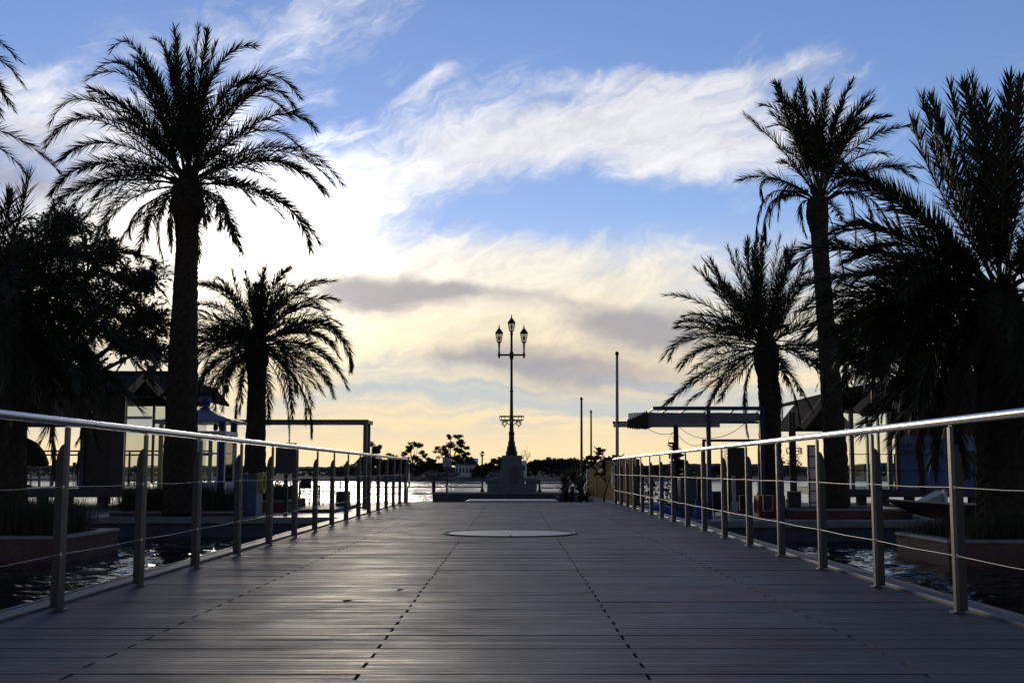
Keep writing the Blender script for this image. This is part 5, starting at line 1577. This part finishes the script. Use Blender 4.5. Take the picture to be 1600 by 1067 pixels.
m = MB(); m.lathe([(.16, QZ), (.2, QZ + .4), (.22, QZ + .42), (.19, QZ + .42)], (X(1238, 32.6), 32.6, 0), 14); m.build("pot", M_BLUED, pl)
m = MB(); rg = random.Random(13); c0 = Vector((X(1238, 32.6), 32.6, Z(730, 32.6)))
for k in range(300):
    p = c0 + Vector((rg.gauss(0, .14), rg.gauss(0, .12), rg.gauss(0, .16)))
    d_ = Vector((rg.gauss(0, 1), rg.gauss(0, 1), rg.gauss(.2, .6))).normalized(); l = rg.uniform(.06, .14); sd = d_.cross(Vector((.2, .3, 1))).normalized() * l * .22
    m.add([p, p + d_ * l * .5 + sd, p + d_ * l, p + d_ * l * .5 - sd], [(0, 1, 2, 3)])
m.tube([(c0.x, c0.y, QZ + .4), tuple(c0)], .02, 6)
m.build("leaves", M_TLEAF, pl)
# grid door
gd = thing("grid_door", "blue-framed door of four pale panes standing beside the slim palm", "door", (X(1271, 33.4), 33.4, QZ))
x0_, x1_ = X(1262, 33.4), X(1279, 33.4); z1_ = Z(695, 33.4)
m = MB(); m.box(x0_, X(1264.5, 33.4), 33.36, 33.44, QZ, z1_); m.box(X(1277.5, 33.4), x1_, 33.36, 33.44, QZ, z1_); m.box(X(1264.5, 33.4) + .002, X(1277.5, 33.4) - .002, 33.36, 33.44, z1_ - .05, z1_)
for k in range(1, 6):
    z_ = z1_ - .32 * k; m.box(X(1264.5, 33.4) + .002, X(1277.5, 33.4) - .002, 33.37, 33.43, z_ - .015, z_ + .015)
m.build("frame", M_BLUED, gd)
m = MB(); m.box(X(1264.5, 33.4) + .004, X(1277.5, 33.4) - .004, 33.392, 33.408, QZ + .02, z1_ - .052); m.build("pane", mat("frosted_pane", (0.55, 0.56, 0.58), 0.35, var=0.05, translucent=0.55), gd)

# ------------------------------------------------------------------ right building
rb = thing("riverside_restaurant", "glazed restaurant with a dark sloping roof and blue boarded wall behind the big palm", "building", (12, YP, QZ))
m = MB(); m.bbox(px(1316), 24, YP - .5, 45, pz(776), pz(764), .02); m.build("floor", MATS.get("floor_fascia") or M_STONE_D, rb)
for a in (1320, 1345, 1380, 1420, 1470, 1520, 1570):
    m = MB(); m.box(px(a) - .13, px(a) + .13, 37.9, 38.2, QZ, pz(776) - .003)
    m.build("pier", M_STONE_D, rb)
m = MB(); m.prism([(X(1304, 37), Z(611, 37)), (X(1440, 37), Z(583, 37)), (24, Z(560, 37)), (24, Z(568, 37)), (X(1440, 37), Z(591, 37)), (X(1304, 37), Z(617, 37))], 36.8, 45); m.build("roof", M_ROOF, rb)
m = MB(); m.prism([(X(1390, 37.8), Z(680, 37.8)), (24, Z(680, 37.8)), (24, Z(572, 37.8)), (X(1440, 37.8), Z(596, 37.8)), (X(1390, 37.8), Z(606, 37.8))], 37.7, 37.85); m.build("upper_wall", M_DWOOD, rb)
m = MB(); m.box(X(1371, 37.75), X(1388, 37.75), 37.7, 37.75, Z(633, 37.75), Z(621, 37.75)); m.box(X(1495, 37.6), X(1520, 37.6), 37.62, 37.68, Z(632, 37.6), Z(624, 37.6)); m.build("clerestory_window", M_BLUE, rb)
gable(rb, px(1359), Z(609, 37), 0.70, 0.66, 36.9, 41)
gable(rb, px(1280), Z(624, 37), 0.70, 0.85, 37.1, 41)
m = MB(); m.prism([(px(1240), Z(671, 38)), (px(1312), Z(671, 38)), (px(1300), Z(655, 38)), (px(1262), Z(652, 38))], 37.6, 40); m.build("porch_roof", M_ROOF, rb)
m = MB(); m.box(px(1318), px(1396), 37.5, 37.62, Z(646, 37.6), Z(641, 37.6)); m.build("beam", M_LWOOD, rb)
for a, b_, mm in ((1323, 1329, M_GREYP), (1349, 1352, M_GREYP), (1366, 1369, M_GREYP), (1381, 1388, M_GREYP), (1394, 1399, M_DWOOD)):
    m = MB(); m.bbox(px(a), px(b_), 37.52, 37.66, pz(764) + .002, Z(646, 37.6) - .003, .004); m.build("post", mm, rb)
m = MB(); m.box(px(1318), px(1393), 37.70, 37.712, pz(764) + .003, Z(646, 37.6)); m.build("glass_panel", M_GLASS, rb)
m = MB()
for a in (710, 735):
    m.box(px(1318), 20, 37.3, 37.33, pz(a + .6), pz(a - .6))
for a in (1352, 1388, 1427, 1470, 1510):
    m.box(px(a) - .02, px(a) + .02, 37.34, 37.37, pz(764) + .003, pz(709.4))
m.build("railing", M_IRON, rb)
m = MB(); m.box(px(1399) + .003, 24, 37.72, 37.84, pz(764) + .003, Z(680, 37.8) - .003); m.build("blue_wall", M_BLUEW, rb)
m = MB(); m.prism([(X(1486, 37.7), Z(704, 37.7)), (X(1524, 37.7), Z(704, 37.7)), (X(1510, 37.7), Z(668, 37.7)), (X(1486, 37.7), Z(665, 37.7))], 37.69, 37.715); m.build("painted_sail", mat("sail_blue", (0.16, 0.22, 0.42), 0.5, var=0.1), rb)
# painted motifs on the blue wall
m = MB(); rg = random.Random(5)
def blot(a, b_, r_):
    n = 12; cx2, cz2 = X(a, 37.7), Z(b_, 37.7)
    vs = [(cx2 + r_ * rg.uniform(.7, 1.2) * math.cos(2 * math.pi * k / n), 37.708, cz2 + r_ * rg.uniform(.7, 1.2) * math.sin(2 * math.pi * k / n)) for k in range(n)]
    m.add(vs, [tuple(range(n))])
for a, b_ in ((1505, 706), (1513, 704), (1521, 707), (1508, 714), (1518, 716), (1526, 712), (1503, 722), (1512, 726), (1526, 724), (1530, 732)):
    blot(a, b_, .10)
for (a, b_) in ((1504, 744), (1527, 738)):
    ringy(m, X(a, 37.7), Z(b_, 37.7), .06, .15, 37.708, 20)
m.build("mural_flower", M_BLACK, rb)
m = MB()
rg = random.Random(15)
for row, yy in ((0, 696), (1, 706)):
    a = 1409
    while a < 1440:
        w_ = rg.uniform(2.5, 4.5)
        m.bar((X(a, 37.7), 37.708, Z(yy + rg.uniform(2, 4), 37.7)), (X(a + w_, 37.7), 37.708, Z(yy - rg.uniform(2, 4), 37.7)), .006, .035, up=(0, 0, 1))
        m.bar((X(a, 37.7), 37.706, Z(yy - 2, 37.7)), (X(a + w_, 37.7), 37.706, Z(yy - 1, 37.7)), .006, .03, up=(0, 0, 1))
        a += w_ + 1.2
m.build("mural_script", M_BLACK, rb)
table_set(1345, 41.5, pz(764) + .002, "small table inside the glazed front of the restaurant", [(0.8, -1.5, "dark chair inside the restaurant's glazed front")])
# boat on the quay
bt_ = thing("wooden_boat", "dark varnished wooden boat with a white windscreen resting on the quay", "boat", (X(1450, 29.6), 29.6, QZ))
m = MB(); vs = []; fs = []
st = [(1386, 0.02, 781, 783), (1400, .18, 782, 792), (1425, .38, 784, 803), (1455, .52, 786, 810), (1500, .6, 788, 813), (1545, .6, 789, 813), (1580, .52, 789, 812)]
for (a, hwid, yt_, yb_) in st:
    x = X(a, 29.6); zt_ = Z(yt_, 29.6); zb_ = Z(yb_, 29.6)
    vs += [(x, 29.6 - hwid, zt_), (x, 29.6 - hwid * .75, zb_ * .6 + zt_ * .4), (x, 29.6, zb_), (x, 29.6 + hwid * .75, zb_ * .6 + zt_ * .4), (x, 29.6 + hwid, zt_)]
for k in range(len(st) - 1):
    for j in range(4):
        a = k * 5 + j; fs.append((a, a + 5, a + 6, a + 1))
    fs.append((k * 5 + 4, k * 5 + 9, k * 5 + 5, k * 5))
fs.append(tuple(range((len(st) - 1) * 5, len(st) * 5)))
m.add(vs, fs); m.build("hull", M_HULL, bt_)
m = MB()
for s in (0, 4): m.tube([Vector(vs[k * 5 + s]) + Vector((0, 0, .015)) for k in range(len(st))], .022, 6)
m.build("gunwale", M_LWOOD, bt_)
m = MB(); zt_ = Z(785, 29.6)
m.add([(X(1432, 29.6), 29.3, zt_), (X(1470, 29.6), 29.2, Z(766, 29.6)), (X(1470, 29.6), 29.2, zt_ - .02), (X(1432, 29.6), 29.9, zt_), (X(1470, 29.6), 30.0, Z(766, 29.6)), (X(1470, 29.6), 30.0, zt_ - .02)],
      [(0, 1, 2), (3, 5, 4), (0, 3, 4, 1), (1, 4, 5, 2), (0, 2, 5, 3)]); m.build("cabin", mat("cabin_white", (0.34, 0.38, 0.46), 0.4, var=0.08), bt_)
m = MB(); m.bar((X(1470, 29.3), 29.15, Z(764, 29.3)), (X(1474, 29.3), 29.15, Z(789, 29.3)), .10, .05); m.build("windscreen", M_WHITE, bt_)
m = MB()
for a in (1420, 1540): m.box(X(a, 29.6) - .1, X(a, 29.6) + .1, 29.2, 30.0, QZ + .036, Z(806, 29.6))
m.build("cradle", mat("cradle_blue", (0.05, 0.07, 0.18), 0.6), bt_)

# ------------------------------------------------------------------ sun and sky
sun = bpy.data.lights.new("sun", 'SUN')
sun.energy = 0.9
sun.angle = R(11.0)
sun.color = (1.0, 0.86, 0.66)
so = bpy.data.objects.new("sun", sun); C.objects.link(so)
az, el = R(SUN_AZ), R(SUN_EL)
sdir = Vector((math.sin(az) * math.cos(el), math.cos(az) * math.cos(el), math.sin(el)))
so.rotation_euler = sdir.to_track_quat('Z', 'Y').to_euler()
so.location = (-20, 60, 30)

world = bpy.data.worlds.new("World"); scene.world = world; world.use_nodes = True
nt = world.node_tree; nt.nodes.clear()
LK = nt.links.new
def node(t, **kw):
    n = nt.nodes.new(t)
    for k, v in kw.items(): setattr(n, k, v)
    return n
def setin(sock, v):
    if hasattr(v, "bl_rna") and hasattr(v, "is_output"): LK(v, sock)
    else: sock.default_value = v
def M(op, a, b=None, c=None, clamp=False):
    n = node("ShaderNodeMath", operation=op); n.use_clamp = clamp
    setin(n.inputs[0], a)
    if b is not None: setin(n.inputs[1], b)
    if c is not None: setin(n.inputs[2], c)
    return n.outputs[0]
def add(*a):
    r = a[0]
    for x in a[1:]: r = M('ADD', r, x)
    return r
def mul(a, b): return M('MULTIPLY', a, b)
def smooth(v, a, b):
    n = node("ShaderNodeMapRange", interpolation_type='SMOOTHSTEP'); setin(n.inputs["Value"], v)
    n.inputs["From Min"].default_value = a; n.inputs["From Max"].default_value = b
    return n.outputs[0]
def mixc(f, a, b, blend='MIX'):
    n = node("ShaderNodeMix", data_type='RGBA', blend_type=blend); n.clamp_factor = True
    setin(n.inputs[0], f); setin(n.inputs[6], a if not isinstance(a, tuple) else (*a, 1)); setin(n.inputs[7], b if not isinstance(b, tuple) else (*b, 1))
    return n.outputs[2]
tc = node("ShaderNodeTexCoord")
sep = node("ShaderNodeSeparateXYZ"); LK(tc.outputs["Generated"], sep.inputs[0])
AZ = M('ARCTAN2', sep.outputs[0], sep.outputs[1])
EL = M('ARCSINE', M('MAXIMUM', M('MINIMUM', sep.outputs[2], 1.0), -1.0))
def comb(x, y, z=0.0):
    n = node("ShaderNodeCombineXYZ"); setin(n.inputs[0], x); setin(n.inputs[1], y); setin(n.inputs[2], z); return n.outputs[0]
def noise(vec, scale, detail=6, rough=0.6, dist=0.0, lac=2.0):
    n = node("ShaderNodeTexNoise"); n.noise_dimensions = '3D'
    LK(vec, n.inputs["Vector"]); n.inputs["Scale"].default_value = scale; n.inputs["Detail"].default_value = detail
    n.inputs["Roughness"].default_value = rough; n.inputs["Distortion"].default_value = dist; n.inputs["Lacunarity"].default_value = lac
    return n
def ang(px_, py_):
    u = (px_ - 800) / F; v = (533.5 - py_) / F
    d_ = Vector((u, cp - v * sp, sp + v * cp)).normalized()
    return math.atan2(d_.x, d_.y), math.asin(d_.z)
# domain warp
wv = noise(comb(AZ, EL, 0.3), 5.0, 5, 0.55)
ws = node("ShaderNodeSeparateColor"); LK(wv.outputs["Color"], ws.inputs[0])
wx = mul(M('SUBTRACT', ws.outputs[0], 0.5), 0.13); wy = mul(M('SUBTRACT', ws.outputs[1], 0.5), 0.065)
wv2 = noise(comb(AZ, EL, 1.7), 17.0, 4, 0.6)
ws2 = node("ShaderNodeSeparateColor"); LK(wv2.outputs["Color"], ws2.inputs[0])
wx = add(wx, mul(M('SUBTRACT', ws2.outputs[0], 0.5), 0.035)); wy = add(wy, mul(M('SUBTRACT', ws2.outputs[1], 0.5), 0.022))
AX, EX = add(AZ, wx), add(EL, wy)
def blob(px_, py_, rx, ry, deg, wgt, ax=AX, ex=EX):
    a0, e0 = ang(px_, py_)
    c, s = math.cos(R(deg)), math.sin(R(deg))
    dx = M('SUBTRACT', ax, a0); dy = M('SUBTRACT', ex, e0)
    u = add(mul(dx, c * F / rx), mul(dy, s * F / rx)); v = add(mul(dx, -s * F / ry), mul(dy, c * F / ry))
    q_ = add(mul(u, u), mul(v, v))
    return mul(M('POWER', 2.71828, mul(q_, -1.0)), wgt)
# white cloud cover (photo's layout, as directions in the sky)
POS = [(440, 40, 170, 48, 14, .75), (230, 70, 130, 30, 25, .35), (600, 30, 90, 25, 30, .35), (90, 200, 190, 95, 0, 1.0), (330, 290, 260, 110, 8, .9), (620, 270, 260, 58, 12, .95),
       (900, 205, 200, 62, 10, 1.05), (1130, 180, 190, 85, 0, 1.1), (1250, 110, 160, 25, -4, .5), (1080, 260, 120, 40, 5, .7), (700, 135, 75, 16, 24, .75), (1330, 190, 110, 50, 5, .35),
       (480, 420, 380, 85, -2, 1.15), (850, 412, 260, 60, -4, .95), (1080, 415, 200, 48, 12, .45), (1180, 300, 160, 22, 10, .3), (780, 245, 90, 30, 10, .25), (560, 130, 120, 16, 20, .3), (1000, 120, 160, 18, 4, .45), (300, 500, 380, 90, 0, .9), (700, 520, 420, 70, 0, .8), (1050, 540, 300, 60, 0, .55), (1180, 330, 130, 30, 10, .35), (1560, 85, 40, 14, 0, .3)]
NEG = [(950, 40, 330, 70, 2, -1.0), (520, 175, 95, 36, 22, -.55), (830, 325, 200, 30, 6, -.85), (1120, 325, 240, 42, 3, -.75), (1480, 120, 170, 110, 0, -.7), (60, 40, 130, 50, 0, -.6), (1000, 320, 140, 35, 0, -.4), (760, 150, 50, 50, 0, -.2), (640, 612, 240, 14, -4, -.75), (900, 640, 200, 18, -3, -.55), (1090, 440, 120, 12, 14, -.35), (1150, 470, 120, 10, 10, -.3)]
cov = None
for t in POS + NEG:
    b_ = blob(*t); cov = b_ if cov is None else add(cov, b_)
# wispy fbm, streaked up to the right
c25, s25 = math.cos(R(24)), math.sin(R(24))
U = add(mul(AX, c25), mul(EX, s25)); V = add(mul(AX, -s25), mul(EX, c25))
n1 = noise(comb(mul(U, 6.0), mul(V, 19.0), 0.0), 1.0, 7, 0.62, 0.4).outputs["Fac"]
n2 = noise(comb(mul(AX, 5.0), mul(EX, 15.0), 4.0), 1.0, 6, 0.60, 0.3).outputs["Fac"]
n3 = noise(comb(mul(U, 26.0), mul(V, 70.0), 2.0), 1.0, 4, 0.62, 0.6).outputs["Fac"]
fb = add(mul(n1, 0.5), mul(n2, 0.5), mul(M('SUBTRACT', n3, 0.5), 0.42))
# outside the photographed part of the sky: ordinary scattered cloud
away = smooth(M('ABSOLUTE', AZ), 0.5, 0.9)
high = smooth(EL, 0.42, 0.7)
gen = M('MAXIMUM', away, high)
cov = add(mul(cov, M('SUBTRACT', 1.0, gen)), mul(gen, -0.12))
dens = smooth(add(cov, mul(M('SUBTRACT', fb, 0.5), 3.4)), -0.05, 1.50)
thin = mul(smooth(add(mul(cov, 0.55), mul(M('SUBTRACT', n1, 0.5), 2.6), mul(M('SUBTRACT', n3, 0.5), 0.8)), -0.05, 1.0), 0.5)
dens = M('MAXIMUM', dens, thin)
# low veil towards the horizon
veil = M('SUBTRACT', 1.0, smooth(EL, 0.03, 0.16))
# sun glow (cloud lit through)
sa, se = R(SUN_AZ), R(SUN_EL)
def glow(r, px_=None, py_=None, fx=1.0):
    if px_ is None: a0, e0 = sa, se
    else: a0, e0 = ang(px_, py_)
    dx = mul(M('SUBTRACT', AZ, a0), fx / r); dy = mul(M('SUBTRACT', EL, e0), 1.0 / r)
    return M('POWER', 2.71828, mul(add(mul(dx, dx), mul(dy, dy)), -1.0))
g1 = glow(0.10, 440, 480); g2 = glow(0.20, 420, 370, 0.8); g3 = glow(0.55)
sky = node("ShaderNodeTexSky", sky_type='NISHITA')
sky.sun_disc = False; sky.sun_elevation = R(SUN_EL); sky.sun_rotation = R(SUN_AZ)
sky.air_density = 1.0; sky.dust_density = 0.03; sky.ozone_density = 5.0
SKY_K = 0.15
skyc = node("ShaderNodeVectorMath", operation='SCALE'); LK(sky.outputs[0], skyc.inputs[0]); skyc.inputs[3].default_value = SKY_K
skycol = mixc(1.0, skyc.outputs[0], (2.1, 1.22, 1.10), 'MULTIPLY')
cream = mixc(smooth(EL, 0.045, 0.17), (1.0, 0.80, 0.47), (0.97, 0.88, 0.70))
ccol = mixc(smooth(EL, 0.13, 0.26), cream, (0.84, 0.84, 0.87))
bright = add(0.93, mul(g2, 0.12), mul(g1, 0.26), mul(g3, 0.06), mul(glow(0.085, 395, 330), 1.7), mul(M('SUBTRACT', n3, 0.5), 0.5), mul(M('SUBTRACT', n1, 0.5), 0.55))
bright = mul(bright, M('SUBTRACT', 1.0, mul(gen, 0.45)))
cc = node("ShaderNodeVectorMath", operation='SCALE'); LK(ccol, cc.inputs[0]); LK(bright, cc.inputs[3])
n4 = noise(comb(mul(AX, 3.2), mul(EX, 34.0), 7.0), 1.0, 5, 0.58, 0.3).outputs["Fac"]
pale = mixc(smooth(EL, 0.02, 0.11), (1.0, 0.79, 0.46), (0.66, 0.72, 0.72))
base = mixc(mul(M('SUBTRACT', 1.0, smooth(EL, 0.06, 0.19)), 0.92), skycol, pale)
low = M('SUBTRACT', 1.0, smooth(EL, 0.10, 0.22))
cream_b = mul(mul(smooth(n4, 0.42, 0.62), low), 0.85)
grey_b = mul(mul(mul(smooth(n4, 0.57, 0.42), low), smooth(EL, 0.012, 0.05)), 0.75)
base = mixc(cream_b, base, mixc(smooth(EL, 0.03, 0.12), (1.0, 0.80, 0.49), (1.0, 0.87, 0.64)))
base = mixc(grey_b, base, (0.50, 0.57, 0.62))
col = mixc(mul(dens, 0.93), base, cc.outputs[0])
# grey undersides
DARK = [(615, 450, 165, 34, -5, 1.1), (555, 480, 80, 28, 0, .6), (740, 455, 120, 14, -6, .4), (960, 490, 110, 28, 4, .85), (1030, 522, 100, 22, 0, .8), (880, 585, 190, 38, -3, .9), (790, 570, 80, 16, 0, .4), (690, 575, 60, 12, 0, .35), (280, 445, 70, 26, 0, .8), (40, 270, 130, 60, 0, .75), (370, 358, 50, 10, 0, .5), (250, 215, 150, 30, 5, .2)]
dk = None
for t in DARK:
    b_ = blob(*t); dk = b_ if dk is None else add(dk, b_)
dk = mul(dk, M('SUBTRACT', 1.0, gen))
dkm = smooth(add(mul(dk, 1.15), mul(M('SUBTRACT', n2, 0.5), 2.0), mul(M('SUBTRACT', n4, 0.5), 1.0)), 0.05, 1.15)
dkm = mul(dkm, smooth(dk, 0.02, 0.35))
col = mixc(mul(dkm, 0.84), col, (0.37, 0.35, 0.40))
rear = smooth(M('ABSOLUTE', AZ), 1.0, 2.3)
dim = node("ShaderNodeVectorMath", operation='SCALE'); LK(col, dim.inputs[0]); LK(M('SUBTRACT', 1.0, mul(rear, 0.5)), dim.inputs[3])
col = dim.outputs[0]
bg = node("ShaderNodeBackground"); LK(col, bg.inputs[0]); bg.inputs[1].default_value = 1.0
out = node("ShaderNodeOutputWorld"); LK(bg.outputs[0], out.inputs[0])

# ------------------------------------------------------------------ render settings
scene.view_settings.view_transform = 'Standard'
scene.view_settings.look = 'None'
scene.view_settings.exposure = 0.0
scene.view_settings.gamma = 1.0
scene.cycles.max_bounces = 6
scene.cycles.transparent_max_bounces = 12
scene.cycles.use_denoising = True
scene.render.film_transparent = False
